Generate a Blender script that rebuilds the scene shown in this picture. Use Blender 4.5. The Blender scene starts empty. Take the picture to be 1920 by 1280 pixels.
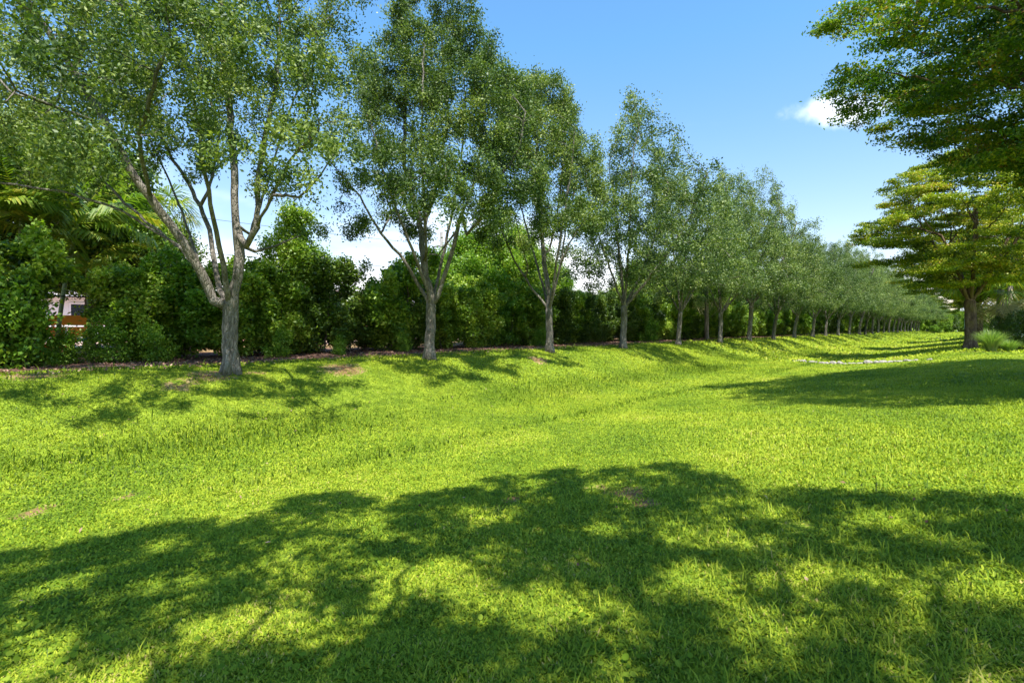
import bpy, math, random
import numpy as np
from mathutils import Vector, Matrix
R = math.radians
scn = bpy.context.scene
COL = scn.collection

# ------------------------------------------------------------------ camera
F_PX = 960.0; HY = 613.0; EYE = 1.60           # photo is 1920 x 1280
cd = bpy.data.cameras.new('camera'); cam = bpy.data.objects.new('camera', cd); COL.objects.link(cam)
cam.location = (0, 0, EYE); cam.rotation_euler = (R(90), 0, 0)
cd.sensor_width = 36; cd.lens = 18.0
cd.shift_y = -(640 - HY) / 1920.0
cd.clip_start = 0.05; cd.clip_end = 3000
scn.camera = cam

# ------------------------------------------------------------------ light
# shadow of a point h above the ground falls at (-.14, .45) * h
SUN_DIR = Vector((0.14, -0.45, 1.0)).normalized()
ELEV = math.asin(SUN_DIR.z); AZ = math.atan2(SUN_DIR.x, SUN_DIR.y)
ld = bpy.data.lights.new('sun', 'SUN'); ld.energy = 4.8; ld.angle = R(0.55); ld.color = (1.0, 0.965, 0.90)
sun = bpy.data.objects.new('sun', ld); COL.objects.link(sun)
sun.rotation_euler = (-SUN_DIR).to_track_quat('-Z', 'Y').to_euler()
w = bpy.data.worlds.new('World'); scn.world = w; w.use_nodes = True
nt = w.node_tree; bg = nt.nodes['Background']
sky = nt.nodes.new('ShaderNodeTexSky'); sky.sky_type = 'NISHITA'; sky.sun_disc = False
sky.sun_elevation = ELEV; sky.sun_rotation = AZ
sky.air_density = 1.0; sky.dust_density = 0.6; sky.ozone_density = 1.6
tc = nt.nodes.new('ShaderNodeTexCoord')
sepw = nt.nodes.new('ShaderNodeSeparateXYZ'); nt.links.new(tc.outputs['Generated'], sepw.inputs[0])
# small cumulus and a low bank of white cloud, in world directions
nz = nt.nodes.new('ShaderNodeTexNoise'); nz.inputs['Scale'].default_value = 3.2; nz.inputs['Detail'].default_value = 8
mpw = nt.nodes.new('ShaderNodeMapping'); mpw.inputs['Scale'].default_value = (1, 1, 3.0)
nt.links.new(tc.outputs['Generated'], mpw.inputs[0]); nt.links.new(mpw.outputs[0], nz.inputs[0])
def wmath(op, a, b=None, clamp=False):
    n = nt.nodes.new('ShaderNodeMath'); n.operation = op; n.use_clamp = clamp
    for k, v in enumerate((a, b)):
        if v is None: continue
        if isinstance(v, (int, float)): n.inputs[k].default_value = v
        else: nt.links.new(v, n.inputs[k])
    return n.outputs[0]
# low bank
low = nt.nodes.new('ShaderNodeMapRange'); low.inputs['From Min'].default_value = 0.30; low.inputs['From Max'].default_value = 0.08
low.inputs['To Min'].default_value = -0.22; low.inputs['To Max'].default_value = 0.22
nt.links.new(sepw.outputs[2], low.inputs[0])
bankm = wmath('ADD', nz.outputs[0], low.outputs[0])
bank = nt.nodes.new('ShaderNodeMapRange'); bank.interpolation_type = 'SMOOTHSTEP'
bank.inputs['From Min'].default_value = 0.42; bank.inputs['From Max'].default_value = 0.86
nt.links.new(bankm, bank.inputs[0])
# only on the side of the oak row
side = nt.nodes.new('ShaderNodeMapRange'); side.interpolation_type = 'SMOOTHSTEP'
side.inputs['From Min'].default_value = 0.50; side.inputs['From Max'].default_value = 0.15
nt.links.new(sepw.outputs[0], side.inputs[0])
bankf = wmath('MULTIPLY', bank.outputs[0], side.outputs[0])
# one small puff
def puff(px, py, rad, sx):
    d = Vector(((px - 960) / F_PX, 1, (HY - py) / F_PX)).normalized()
    sub = nt.nodes.new('ShaderNodeVectorMath'); sub.operation = 'SUBTRACT'; sub.inputs[1].default_value = d
    nt.links.new(tc.outputs['Generated'], sub.inputs[0])
    n2 = nt.nodes.new('ShaderNodeTexNoise'); n2.inputs['Scale'].default_value = 22; n2.inputs['Detail'].default_value = 6
    nt.links.new(tc.outputs['Generated'], n2.inputs[0])
    sc = nt.nodes.new('ShaderNodeVectorMath'); sc.operation = 'MULTIPLY'; sc.inputs[1].default_value = (1, 1, sx)
    nt.links.new(sub.outputs[0], sc.inputs[0])
    ln = nt.nodes.new('ShaderNodeVectorMath'); ln.operation = 'LENGTH'; nt.links.new(sc.outputs[0], ln.inputs[0])
    a = wmath('DIVIDE', ln.outputs['Value'], rad)
    b = wmath('ADD', a, wmath('MULTIPLY', wmath('SUBTRACT', n2.outputs[0], 0.5), 2.6))
    mr = nt.nodes.new('ShaderNodeMapRange'); mr.interpolation_type = 'SMOOTHSTEP'
    mr.inputs['From Min'].default_value = 1.35; mr.inputs['From Max'].default_value = 0.0
    nt.links.new(b, mr.inputs[0]); return mr.outputs[0]
pf = wmath('MULTIPLY', wmath('MAXIMUM', puff(1592, 205, 0.045, 2.0), wmath('MULTIPLY', puff(1560, 198, 0.05, 3.0), .7)), 0.8)
cf = wmath('MAXIMUM', bankf, pf)
mixw = nt.nodes.new('ShaderNodeMix'); mixw.data_type = 'RGBA'
tint = nt.nodes.new('ShaderNodeVectorMath'); tint.operation = 'MULTIPLY'; 
tz = nt.nodes.new('ShaderNodeMapRange'); tz.data_type = 'FLOAT_VECTOR'; tz.inputs['Vector'].default_value = (0, 0, 0)
cz = nt.nodes.new('ShaderNodeCombineXYZ')
for k in range(3): nt.links.new(sepw.outputs[2], cz.inputs[k])
nt.links.new(cz.outputs[0], tz.inputs['Vector'])
for nm_, v_ in (('From_Min_FLOAT3', (.05,) * 3), ('From_Max_FLOAT3', (.48,) * 3), ('To_Min_FLOAT3', (1.17, .97, .92)), ('To_Max_FLOAT3', (.78, 1.20, 1.35))):
    [i for i in tz.inputs if i.identifier == nm_][0].default_value = v_
nt.links.new(tz.outputs['Vector'], tint.inputs[1])
nt.links.new(sky.outputs[0], tint.inputs[0])
nt.links.new(cf, mixw.inputs[0]); nt.links.new(tint.outputs[0], mixw.inputs[6])
mixw.inputs[7].default_value = (8.6, 8.7, 9.0, 1)
nt.links.new(mixw.outputs[2], bg.inputs[0]); bg.inputs[1].default_value = 0.115
scn.view_settings.view_transform = 'Standard'; scn.view_settings.look = 'None'
scn.view_settings.gamma = 1.0; scn.view_settings.exposure = 1.07
scn.cycles.max_bounces = 8; scn.cycles.diffuse_bounces = 3; scn.cycles.transmission_bounces = 4
scn.cycles.transparent_max_bounces = 8; scn.cycles.glossy_bounces = 2
scn.cycles.sample_clamp_indirect = 6.0

# ------------------------------------------------------------------ frame of the lawn: t along the oak row, d across it
TH = math.atan2(890, 960); ST, CT = math.sin(TH), math.cos(TH)
def td2xy(t, d): return (t * ST + d * CT, t * CT - d * ST)
def xy2td(x, y): return (x * ST + y * CT, x * CT - y * ST)
PROF_D = np.array([-400, -40, -16, -12.6, -11.7, -10.9, -9.8, -8.8, -7.3, -5.8])
PROF_Z = np.array([0.78, 0.78, .75, .72, .68, .45, 0.02, -.16, -.24, -.24])
def smooth(a): a = np.clip(a, 0, 1); return a * a * (3 - 2 * a)
def hgt(x, y):
    x = np.asarray(x, float); y = np.asarray(y, float)
    t = x * ST + y * CT; d = x * CT - y * ST
    zl = np.interp(d, PROF_D, PROF_Z)
    # soften the corners of the bank
    zl = (zl + np.interp(d - .35, PROF_D, PROF_Z) + np.interp(d + .35, PROF_D, PROF_Z)) / 3
    crest = np.clip(2.0 - 0.075 * t, -0.6, 2.4)
    zc = np.interp(t, [-30, 0, 20, 35, 300], [.25, .28, .58, .46, .5])
    s = np.clip((d + 5.8) / (crest + 5.8), 0, 1)
    s = .55 * s + .45 * smooth(s)
    zr = -.24 + s * (zc + .24)
    z = np.where(d < -5.8, zl, zr)
    z = z + .025 * np.sin(x * .9 + 1.3 * np.sin(y * .6)) * np.cos(y * .75 + .5) * smooth((np.hypot(x, y) - 1) / 4)
    end = smooth((t - 150) / 30)
    return z * (1 - end) + end * .45
def gz(x, y): return float(hgt(x, y))
def P(px, py, Y):
    return ((px - 960) / F_PX * Y, Y, EYE + (HY - py) / F_PX * Y)
def noise2(x, y, s, seed=0):                     # cheap smooth noise for placing things
    r = np.random.RandomState(seed); v = 0
    for k in range(5):
        a = r.uniform(0, 2 * math.pi); f = s * r.uniform(.6, 1.9); p = r.uniform(0, 7)
        v = v + np.sin(f * (x * math.cos(a) + y * math.sin(a)) + p + 1.5 * np.sin(.7 * f * (y * math.cos(a) - x * math.sin(a)) + p))
    return v / 5

# ------------------------------------------------------------------ object helpers
def tag(o, label=None, cat=None, group=None, kind=None):
    if label: o['label'] = label
    if cat: o['category'] = cat
    if group: o['group'] = group
    if kind: o['kind'] = kind
    return o
def link(name, me, mat, parent=None):
    o = bpy.data.objects.new(name, me); COL.objects.link(o)
    if mat is not None: me.materials.append(mat)
    if parent is not None: o.parent = parent
    return o
def empty(name, loc, label=None, cat=None, group=None, rz=0, s=1.0):
    o = bpy.data.objects.new(name, None); COL.objects.link(o); o.empty_display_size = .3
    o.location = loc; o.rotation_euler = (0, 0, rz); o.scale = (s, s, s) if isinstance(s, (int, float)) else s
    return tag(o, label, cat, group)
def kids(o): return [c for c in bpy.data.objects if c.parent == o]
def copy_tree(o, loc, rz, s, label, group=None):
    r = o.copy(); COL.objects.link(r); r.location = loc; r.rotation_euler = (0, 0, rz)
    r.scale = (s, s, s) if isinstance(s, (int, float)) else s
    r['label'] = label
    if group: r['group'] = group
    for c in kids(o):
        k = c.copy(); COL.objects.link(k); k.parent = r
        for g in kids(c):
            q = g.copy(); COL.objects.link(q); q.parent = k
    return r
def mesh_np(name, V, Fq, attrs=None, smooth_=False, fmat=None):
    """V (n,3), Fq (m,4) quads or (m,3) triangles"""
    V = np.ascontiguousarray(V, np.float32); Fq = np.ascontiguousarray(Fq, np.int32)
    m, k = Fq.shape
    me = bpy.data.meshes.new(name)
    me.vertices.add(len(V)); me.vertices.foreach_set('co', V.ravel())
    me.loops.add(m * k); me.loops.foreach_set('vertex_index', Fq.ravel())
    me.polygons.add(m); me.polygons.foreach_set('loop_start', np.arange(0, m * k, k, dtype=np.int32))
    try: me.polygons.foreach_set('loop_total', np.full(m, k, np.int32))
    except Exception: pass
    if smooth_: me.polygons.foreach_set('use_smooth', np.ones(m, bool))
    if attrs:
        for an, arr in attrs.items():
            a = me.attributes.new(an, 'FLOAT', 'POINT'); a.data.foreach_set('value', np.ascontiguousarray(arr, np.float32))
    if fmat is not None: me.polygons.foreach_set('material_index', np.ascontiguousarray(fmat, np.int32))
    me.update(calc_edges=True)
    return me
class MB:
    def __init__(s): s.v = []; s.f = []; s.n = 0
    def add(s, vs, fs):
        s.v.extend(vs); s.f.extend([tuple(i + s.n for i in f) for f in fs]); s.n += len(vs)
    def box(s, x0, x1, y0, y1, z0, z1):
        s.add([(x0, y0, z0), (x1, y0, z0), (x1, y1, z0), (x0, y1, z0), (x0, y0, z1), (x1, y0, z1), (x1, y1, z1), (x0, y1, z1)],
              [(0, 3, 2, 1), (4, 5, 6, 7), (0, 1, 5, 4), (1, 2, 6, 5), (2, 3, 7, 6), (3, 0, 4, 7)])
    def tube(s, pts, rad, n=8, cap=True, lobe=False):
        pts = [Vector(p) for p in pts]; base = s.n
        up = None; vs = []
        for i, p in enumerate(pts):
            a = pts[max(i - 1, 0)]; b = pts[min(i + 1, len(pts) - 1)]
            d = (b - a).normalized()
            if up is None:
                up = Vector((1, 0, 0)) if abs(d.x) < .8 else Vector((0, 1, 0))
            u = (up - d * up.dot(d)).normalized(); v = d.cross(u); up = u
            r = rad[i] if hasattr(rad, '__len__') else rad
            for k in range(n):
                an = 2 * math.pi * k / n
                q = r * (1 + (.30 * math.exp(-max(p.z, 0) / .22) + .05) * math.cos(4 * an + 1.3 * math.sin(an) + 1) * 1.0) if lobe else r
                vs.append(tuple(p + u * (math.cos(an) * q) + v * (math.sin(an) * q)))
        fs = []
        for i in range(len(pts) - 1):
            for k in range(n):
                k2 = (k + 1) % n
                fs.append((i * n + k, i * n + k2, (i + 1) * n + k2, (i + 1) * n + k))
        if cap:
            fs.append(tuple(range((len(pts) - 1) * n, len(pts) * n))); fs.append(tuple(reversed(range(n))))
        s.add(vs, fs)
    def build(s, name, mat, parent=None, smooth_=False):
        me = bpy.data.meshes.new(name); me.from_pydata(s.v, [], s.f); me.update()
        if smooth_:
            me.polygons.foreach_set('use_smooth', np.ones(len(me.polygons), bool))
        return link(name, me, mat, parent)

# ------------------------------------------------------------------ materials
def newmat(name):
    m = bpy.data.materials.new(name); m.use_nodes = True
    n = m.node_tree; b = n.nodes['Principled BSDF']; return m, n, b
def ramp(n, fac, stops):
    r = n.nodes.new('ShaderNodeValToRGB'); e = r.color_ramp.elements
    while len(e) > 1: e.remove(e[-1])
    e[0].position = stops[0][0]; e[0].color = (*stops[0][1], 1)
    for p, c in stops[1:]:
        q = e.new(p); q.color = (*c, 1)
    n.links.new(fac, r.inputs[0]); return r.outputs[0]
def leafmat(name, stops, trans=.35, rough=.45, nscale=.7, namp=.5, upn=0.0, spec=.4, tcol=(1.25, 1.35, .5), coord='Object'):
    m, n, b = newmat(name)
    at = n.nodes.new('ShaderNodeAttribute'); at.attribute_name = 'tint'
    tcn = n.nodes.new('ShaderNodeTexCoord'); no = n.nodes.new('ShaderNodeTexNoise'); no.inputs['Scale'].default_value = nscale
    no.inputs['Detail'].default_value = 3
    if coord == 'World':
        g = n.nodes.new('ShaderNodeNewGeometry'); n.links.new(g.outputs['Position'], no.inputs[0])
    else: n.links.new(tcn.outputs['Object'], no.inputs[0])
    oi = n.nodes.new('ShaderNodeObjectInfo')
    a = n.nodes.new('ShaderNodeMath'); a.operation = 'MULTIPLY_ADD'; n.links.new(no.outputs[0], a.inputs[0])
    a.inputs[1].default_value = namp * 2; a.inputs[2].default_value = -namp
    s = n.nodes.new('ShaderNodeMath'); s.operation = 'ADD'; n.links.new(a.outputs[0], s.inputs[0]); n.links.new(at.outputs['Fac'], s.inputs[1])
    s2 = n.nodes.new('ShaderNodeMath'); s2.operation = 'MULTIPLY_ADD'; n.links.new(oi.outputs['Random'], s2.inputs[0]); s2.inputs[1].default_value = .16
    n.links.new(s.outputs[0], s2.inputs[2])
    col = ramp(n, s2.outputs[0], stops)
    n.links.new(col, b.inputs['Base Color']); b.inputs['Roughness'].default_value = rough
    b.inputs['Specular IOR Level'].default_value = spec
    t = n.nodes.new('ShaderNodeBsdfTranslucent'); mc = n.nodes.new('ShaderNodeVectorMath'); mc.operation = 'MULTIPLY'
    mc.inputs[1].default_value = tcol; n.links.new(col, mc.inputs[0]); n.links.new(mc.outputs[0], t.inputs[0])
    mx = n.nodes.new('ShaderNodeMixShader'); mx.inputs[0].default_value = trans
    n.links.new(b.outputs[0], mx.inputs[1]); n.links.new(t.outputs[0], mx.inputs[2])
    n.links.new(mx.outputs[0], n.nodes['Material Output'].inputs[0])
    if upn > 0:
        g = n.nodes.new('ShaderNodeNewGeometry')
        vm = n.nodes.new('ShaderNodeVectorMath'); vm.operation = 'MULTIPLY_ADD'
        n.links.new(g.outputs['Normal'], vm.inputs[0]); vm.inputs[1].default_value = (1 - upn,) * 3; vm.inputs[2].default_value = (0, 0, upn)
        nn = n.nodes.new('ShaderNodeVectorMath'); nn.operation = 'NORMALIZE'; n.links.new(vm.outputs[0], nn.inputs[0])
        n.links.new(nn.outputs[0], b.inputs['Normal'])
    return m
def barkmat(name, c0, c1, c2, scale=9, moss=None, bump=.35):
    m, n, b = newmat(name)
    tcn = n.nodes.new('ShaderNodeTexCoord')
    mp = n.nodes.new('ShaderNodeMapping'); mp.inputs['Scale'].default_value = (1, 1, .28); n.links.new(tcn.outputs['Object'], mp.inputs[0])
    no = n.nodes.new('ShaderNodeTexNoise'); no.inputs['Scale'].default_value = scale * 1.6; no.inputs['Detail'].default_value = 9; no.inputs['Roughness'].default_value = .7
    n.links.new(mp.outputs[0], no.inputs[0])
    vo = n.nodes.new('ShaderNodeTexVoronoi'); vo.feature = 'DISTANCE_TO_EDGE'; vo.inputs['Scale'].default_value = scale * 3
    n.links.new(mp.outputs[0], vo.inputs[0])
    col = ramp(n, no.outputs[0], [(.3, c0), (.5, c1), (.68, c2)])
    if moss:
        n3 = n.nodes.new('ShaderNodeTexNoise'); n3.inputs['Scale'].default_value = 1.7; n3.inputs['Detail'].default_value = 5
        n.links.new(tcn.outputs['Object'], n3.inputs[0])
        f = n.nodes.new('ShaderNodeMapRange'); f.inputs['From Min'].default_value = .48; f.inputs['From Max'].default_value = .64
        f.inputs['To Max'].default_value = .6
        n.links.new(n3.outputs[0], f.inputs[0])
        mx = n.nodes.new('ShaderNodeMix'); mx.data_type = 'RGBA'; n.links.new(f.outputs[0], mx.inputs[0]); n.links.new(col, mx.inputs[6])
        mx.inputs[7].default_value = (*moss, 1); col = mx.outputs[2]
    n.links.new(col, b.inputs['Base Color']); b.inputs['Roughness'].default_value = .92; b.inputs['Specular IOR Level'].default_value = .2
    ad = n.nodes.new('ShaderNodeMath'); ad.operation = 'ADD'; n.links.new(no.outputs[0], ad.inputs[0])
    mr = n.nodes.new('ShaderNodeMapRange'); mr.inputs['From Max'].default_value = .18; n.links.new(vo.outputs[0], mr.inputs[0])
    n.links.new(mr.outputs[0], ad.inputs[1])
    bp = n.nodes.new('ShaderNodeBump'); bp.inputs['Strength'].default_value = bump; bp.inputs['Distance'].default_value = .03
    n.links.new(ad.outputs[0], bp.inputs['Height']); n.links.new(bp.outputs[0], b.inputs['Normal'])
    return m
def flatmat(name, c, rough=.8, noise=.12, scale=6, metal=0, spec=.3):
    m, n, b = newmat(name)
    tcn = n.nodes.new('ShaderNodeTexCoord'); no = n.nodes.new('ShaderNodeTexNoise'); no.inputs['Scale'].default_value = scale; no.inputs['Detail'].default_value = 6
    n.links.new(tcn.outputs['Object'], no.inputs[0])
    a = tuple(max(0, x * (1 - noise)) for x in c); z = tuple(min(1, x * (1 + noise)) for x in c)
    n.links.new(ramp(n, no.outputs[0], [(.3, a), (.7, z)]), b.inputs['Base Color'])
    b.inputs['Roughness'].default_value = rough; b.inputs['Metallic'].default_value = metal; b.inputs['Specular IOR Level'].default_value = spec
    return m
M = {}
M['oak_leaf'] = leafmat('oak_leaf', [(0, (.016, .040, .010)), (.35, (.056, .104, .022)), (.7, (.138, .200, .038)), (1, (.31, .36, .09))], trans=.30, rough=.48, nscale=.55, namp=.45, spec=.3)
M['oak_leaf_far'] = leafmat('oak_leaf_far', [(0, (.020, .048, .014)), (.35, (.068, .118, .032)), (.7, (.150, .212, .052)), (1, (.31, .36, .11))], trans=.30, rough=.48, nscale=.55, namp=.45, spec=.3)
M['gold_leaf'] = leafmat('gold_leaf', [(0, (.035, .075, .010)), (.3, (.10, .15, .012)), (.6, (.25, .29, .016)), (.88, (.46, .43, .022)), (1, (.40, .25, .025))], trans=.28, rough=.5, nscale=.5, namp=.6, spec=.35, tcol=(1.1, 1.5, .4))
M['green_bough'] = leafmat('green_bough', [(0, (.020, .060, .008)), (.35, (.06, .135, .012)), (.65, (.15, .22, .016)), (.88, (.34, .34, .025)), (1, (.28, .14, .03))], trans=.30, rough=.5, nscale=.35, namp=.6, spec=.35, tcol=(1.1, 1.5, .4))
M['hedge_leaf'] = leafmat('hedge_leaf', [(0, (.03, .075, .010)), (.35, (.105, .205, .018)), (.7, (.25, .37, .03)), (1, (.42, .50, .08))], trans=.34, rough=.45, nscale=1.1, namp=.5, spec=.4)
M['bright_leaf'] = leafmat('bright_leaf', [(0, (.045, .115, .012)), (.4, (.10, .215, .018)), (.75, (.20, .34, .03)), (1, (.32, .42, .05))], trans=.4, rough=.42, nscale=.8, namp=.45)
M['dark_leaf'] = leafmat('dark_leaf', [(0, (.015, .040, .008)), (.4, (.045, .095, .012)), (.75, (.11, .18, .02)), (1, (.21, .27, .035))], trans=.25, rough=.4, nscale=.8, namp=.5)
M['palm_leaf'] = leafmat('palm_leaf', [(0, (.05, .11, .012)), (.4, (.115, .21, .018)), (.75, (.21, .29, .03)), (1, (.40, .37, .05))], trans=.4, rough=.4, nscale=.9, namp=.4)
M['dry_palm'] = leafmat('dry_palm', [(0, (.13, .12, .06)), (.5, (.24, .22, .10)), (1, (.40, .35, .18))], trans=.25, rough=.7, nscale=1, namp=.4)
M['grass'] = leafmat('grass', [(0, (.045, .100, .012)), (.35, (.172, .272, .016)), (.65, (.330, .408, .023)), (.9, (.46, .50, .05)), (1, (.52, .42, .14))], trans=.38, rough=.55, nscale=.42, namp=.42, upn=.55, spec=.25, coord='World', tcol=(1.15, 1.2, .45))
M['weed'] = leafmat('weed', [(0, (.07, .14, .012)), (.5, (.17, .27, .018)), (1, (.30, .38, .04))], trans=.4, rough=.6, nscale=.6, namp=.4, upn=.5, coord='World', spec=.12)
M['rough_grass'] = leafmat('rough_grass', [(0, (.04, .08, .008)), (.5, (.12, .19, .012)), (1, (.24, .30, .03))], trans=.4, rough=.6, nscale=.6, namp=.4, upn=.45, coord='World', spec=.12)
M['reed'] = leafmat('reed', [(0, (.07, .15, .03)), (.5, (.18, .30, .06)), (1, (.36, .42, .14))], trans=.4, rough=.45, nscale=.6, namp=.4)
M['oak_bark'] = barkmat('oak_bark', (.062, .052, .042), (.19, .165, .135), (.36, .325, .28), 8, moss=(.075, .08, .028), bump=.7)
M['gold_bark'] = barkmat('gold_bark', (.04, .026, .017), (.115, .075, .048), (.26, .18, .12), 5, moss=(.16, .13, .035), bump=.6)
M['palm_bark'] = barkmat('palm_bark', (.07, .055, .045), (.17, .14, .115), (.30, .26, .22), 4)
M['green_stem'] = barkmat('green_stem', (.10, .14, .05), (.20, .25, .10), (.30, .34, .18), 3, bump=.1)
M['shrub_wood'] = barkmat('shrub_wood', (.04, .032, .024), (.10, .085, .065), (.20, .17, .13), 8)
M['rock'] = barkmat('rock', (.14, .12, .10), (.30, .27, .23), (.50, .46, .40), 3)
M['wall_white'] = flatmat('wall_white', (.72, .70, .70), .85, .05, 2)
M['wall_peach'] = flatmat('wall_peach', (.62, .38, .27), .85, .06, 2)
M['wall_blue'] = flatmat('wall_blue', (.50, .54, .66), .8, .05, 2)
M['roof_grey'] = flatmat('roof_grey', (.30, .28, .30), .9, .2, 14)
M['roof_brown'] = flatmat('roof_brown', (.16, .11, .08), .9, .25, 14)
M['trim'] = flatmat('trim', (.70, .68, .70), .6, .04)
M['glass'] = flatmat('glass', (.03, .04, .05), .08, .1, spec=.8)
M['door'] = flatmat('door', (.22, .12, .07), .5, .15)
M['black_metal'] = flatmat('black_metal', (.02, .02, .022), .45, .2, metal=.3)
M['pole_wood'] = barkmat('pole_wood', (.12, .11, .10), (.24, .23, .21), (.36, .34, .31), 3)
M['orange'] = flatmat('orange', (.85, .22, .02), .4, .06)
M['blue'] = flatmat('blue', (.05, .20, .50), .4, .06)
M['white_plastic'] = flatmat('white_plastic', (.75, .76, .80), .5, .04)
# mulch: chips
def mulchmat():
    m, n, b = newmat('mulch'); tcn = n.nodes.new('ShaderNodeTexCoord')
    vo = n.nodes.new('ShaderNodeTexVoronoi'); vo.inputs['Scale'].default_value = 26; n.links.new(tcn.outputs['Object'], vo.inputs[0])
    no = n.nodes.new('ShaderNodeTexNoise'); no.inputs['Scale'].default_value = 1.3; no.inputs['Detail'].default_value = 6; n.links.new(tcn.outputs['Object'], no.inputs[0])
    sp = n.nodes.new('ShaderNodeSeparateColor'); n.links.new(vo.outputs['Color'], sp.inputs[0])
    mm = n.nodes.new('ShaderNodeMath'); mm.operation = 'MULTIPLY_ADD'; n.links.new(sp.outputs[0], mm.inputs[0]); mm.inputs[1].default_value = .5
    n.links.new(no.outputs[0], mm.inputs[2])
    n.links.new(ramp(n, mm.outputs[0], [(.3, (.035, .015, .009)), (.6, (.085, .034, .022)), (.85, (.15, .07, .048)), (1, (.24, .14, .095))]), b.inputs['Base Color'])
    b.inputs['Roughness'].default_value = .95
    bp = n.nodes.new('ShaderNodeBump'); bp.inputs['Strength'].default_value = .9; bp.inputs['Distance'].default_value = .03
    n.links.new(vo.outputs['Distance'], bp.inputs['Height']); n.links.new(bp.outputs[0], b.inputs['Normal']); return m
M['mulch'] = mulchmat()
def groundmat():
    m, n, b = newmat('lawn_soil')
    g = n.nodes.new('ShaderNodeNewGeometry'); pos = g.outputs['Position']
    def noise(s, det=6, rough=.6):
        q = n.nodes.new('ShaderNodeTexNoise'); q.inputs['Scale'].default_value = s; q.inputs['Detail'].default_value = det; q.inputs['Roughness'].default_value = rough
        n.links.new(pos, q.inputs[0]); return q.outputs[0]
    def mix(f, a, b_):
        q = n.nodes.new('ShaderNodeMix'); q.data_type = 'RGBA'; n.links.new(f, q.inputs[0])
        for k, v in ((6, a), (7, b_)):
            if isinstance(v, tuple): q.inputs[k].default_value = (*v, 1)
            else: n.links.new(v, q.inputs[k])
        return q.outputs[2]
    def mr(v, a, b_, c=0, d=1):
        q = n.nodes.new('ShaderNodeMapRange'); q.inputs[1].default_value = a; q.inputs[2].default_value = b_; q.inputs[3].default_value = c; q.inputs[4].default_value = d
        n.links.new(v, q.inputs[0]); return q.outputs[0]
    fine = noise(60, 4); mid = noise(5, 6); big = noise(.35, 4)
    add = n.nodes.new('ShaderNodeMath'); add.operation = 'MULTIPLY_ADD'; n.links.new(fine, add.inputs[0]); add.inputs[1].default_value = .7
    n.links.new(mid, add.inputs[2])
    thatch = ramp(n, add.outputs[0], [(.62, (.055, .085, .012)), (.85, (.14, .205, .016)), (1.0, (.26, .33, .03))])
    bare = n.nodes.new('ShaderNodeAttribute'); bare.attribute_name = 'bare'
    soil = ramp(n, add.outputs[0], [(.62, (.10, .055, .025)), (.85, (.22, .13, .06)), (1.0, (.34, .26, .12))])
    ff = n.nodes.new('ShaderNodeMath'); ff.operation = 'ADD'; n.links.new(bare.outputs['Fac'], ff.inputs[0]); n.links.new(mr(mid, .35, .65, -.25, .25), ff.inputs[1])
    col = mix(mr(ff.outputs[0], .4, .6), thatch, soil)
    n.links.new(col, b.inputs['Base Color']); b.inputs['Roughness'].default_value = .95; b.inputs['Specular IOR Level'].default_value = .1
    bp = n.nodes.new('ShaderNodeBump'); bp.inputs['Strength'].default_value = .6; bp.inputs['Distance'].default_value = .04
    n.links.new(add.outputs[0], bp.inputs['Height']); n.links.new(bp.outputs[0], b.inputs['Normal'])
    return m
M['soil'] = groundmat()

# ------------------------------------------------------------------ ground
# (x, y, radius across, radius along) of worn, bare places
def G(px, py):
    """ground point seen at a photo pixel"""
    u = (px - 960) / F_PX; v = (py - HY) / F_PX
    Y = 2.0
    lo, hi = 1.0, 220.0
    prev = lo
    for k in range(4000):
        Yk = lo * (hi / lo) ** (k / 3999)
        if EYE - v * Yk <= gz(u * Yk, Yk): return (u * Yk, Yk)
    return (u * hi, hi)
BARE = []
for px, py, r in [(395, 703, .55), (330, 722, .35), (480, 698, .25), (1180, 925, .30), (1215, 945, .22), (1110, 912, .16), (1500, 985, .16), 
                  (1330, 935, .12), (1575, 688, .55), (640, 690, .7), (1010, 675, .5), (60, 705, .8), (250, 930, .18), (1850, 660, 1.0), (60, 960, .22), (960, 935, .12)]:
    x, y = G(px, py); BARE.append((x, y, r))
def bareness(x, y):
    v = np.zeros_like(x)
    for bx, by, r in BARE:
        v = np.maximum(v, np.clip(1.25 - np.hypot(x - bx, y - by) / r, 0, 1))
    t, d = xy2td(x, y)
    v = np.maximum(v, np.clip((-13.3 - d + .5 * noise2(x, y, 1.2, 5)) / .5, 0, 1) * (t < 170))
    return v
def axis(lo, hi, c, s0, g):
    out = [c]; s = s0
    while out[-1] < hi: out.append(out[-1] + s); s *= g
    s = s0; l = [c]
    while l[-1] > lo: l.append(l[-1] - s); s *= g
    return np.array(sorted(set(l + out)))
ax = axis(-700, 900, 0, .22, 1.022); ay = axis(-300, 1200, 5, .22, 1.022)
X, Y = np.meshgrid(ax, ay); Z = hgt(X, Y)
V = np.stack([X.ravel(), Y.ravel(), Z.ravel()], 1)
nx, ny = len(ax), len(ay); I = (np.arange(ny - 1)[:, None] * nx + np.arange(nx - 1)[None]).ravel()
Fq = np.stack([I, I + 1, I + 1 + nx, I + nx], 1)
me = mesh_np('ground', V, Fq, {'bare': bareness(X.ravel(), Y.ravel())}, True)
tag(link('ground', me, M['soil']), kind='structure')
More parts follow.
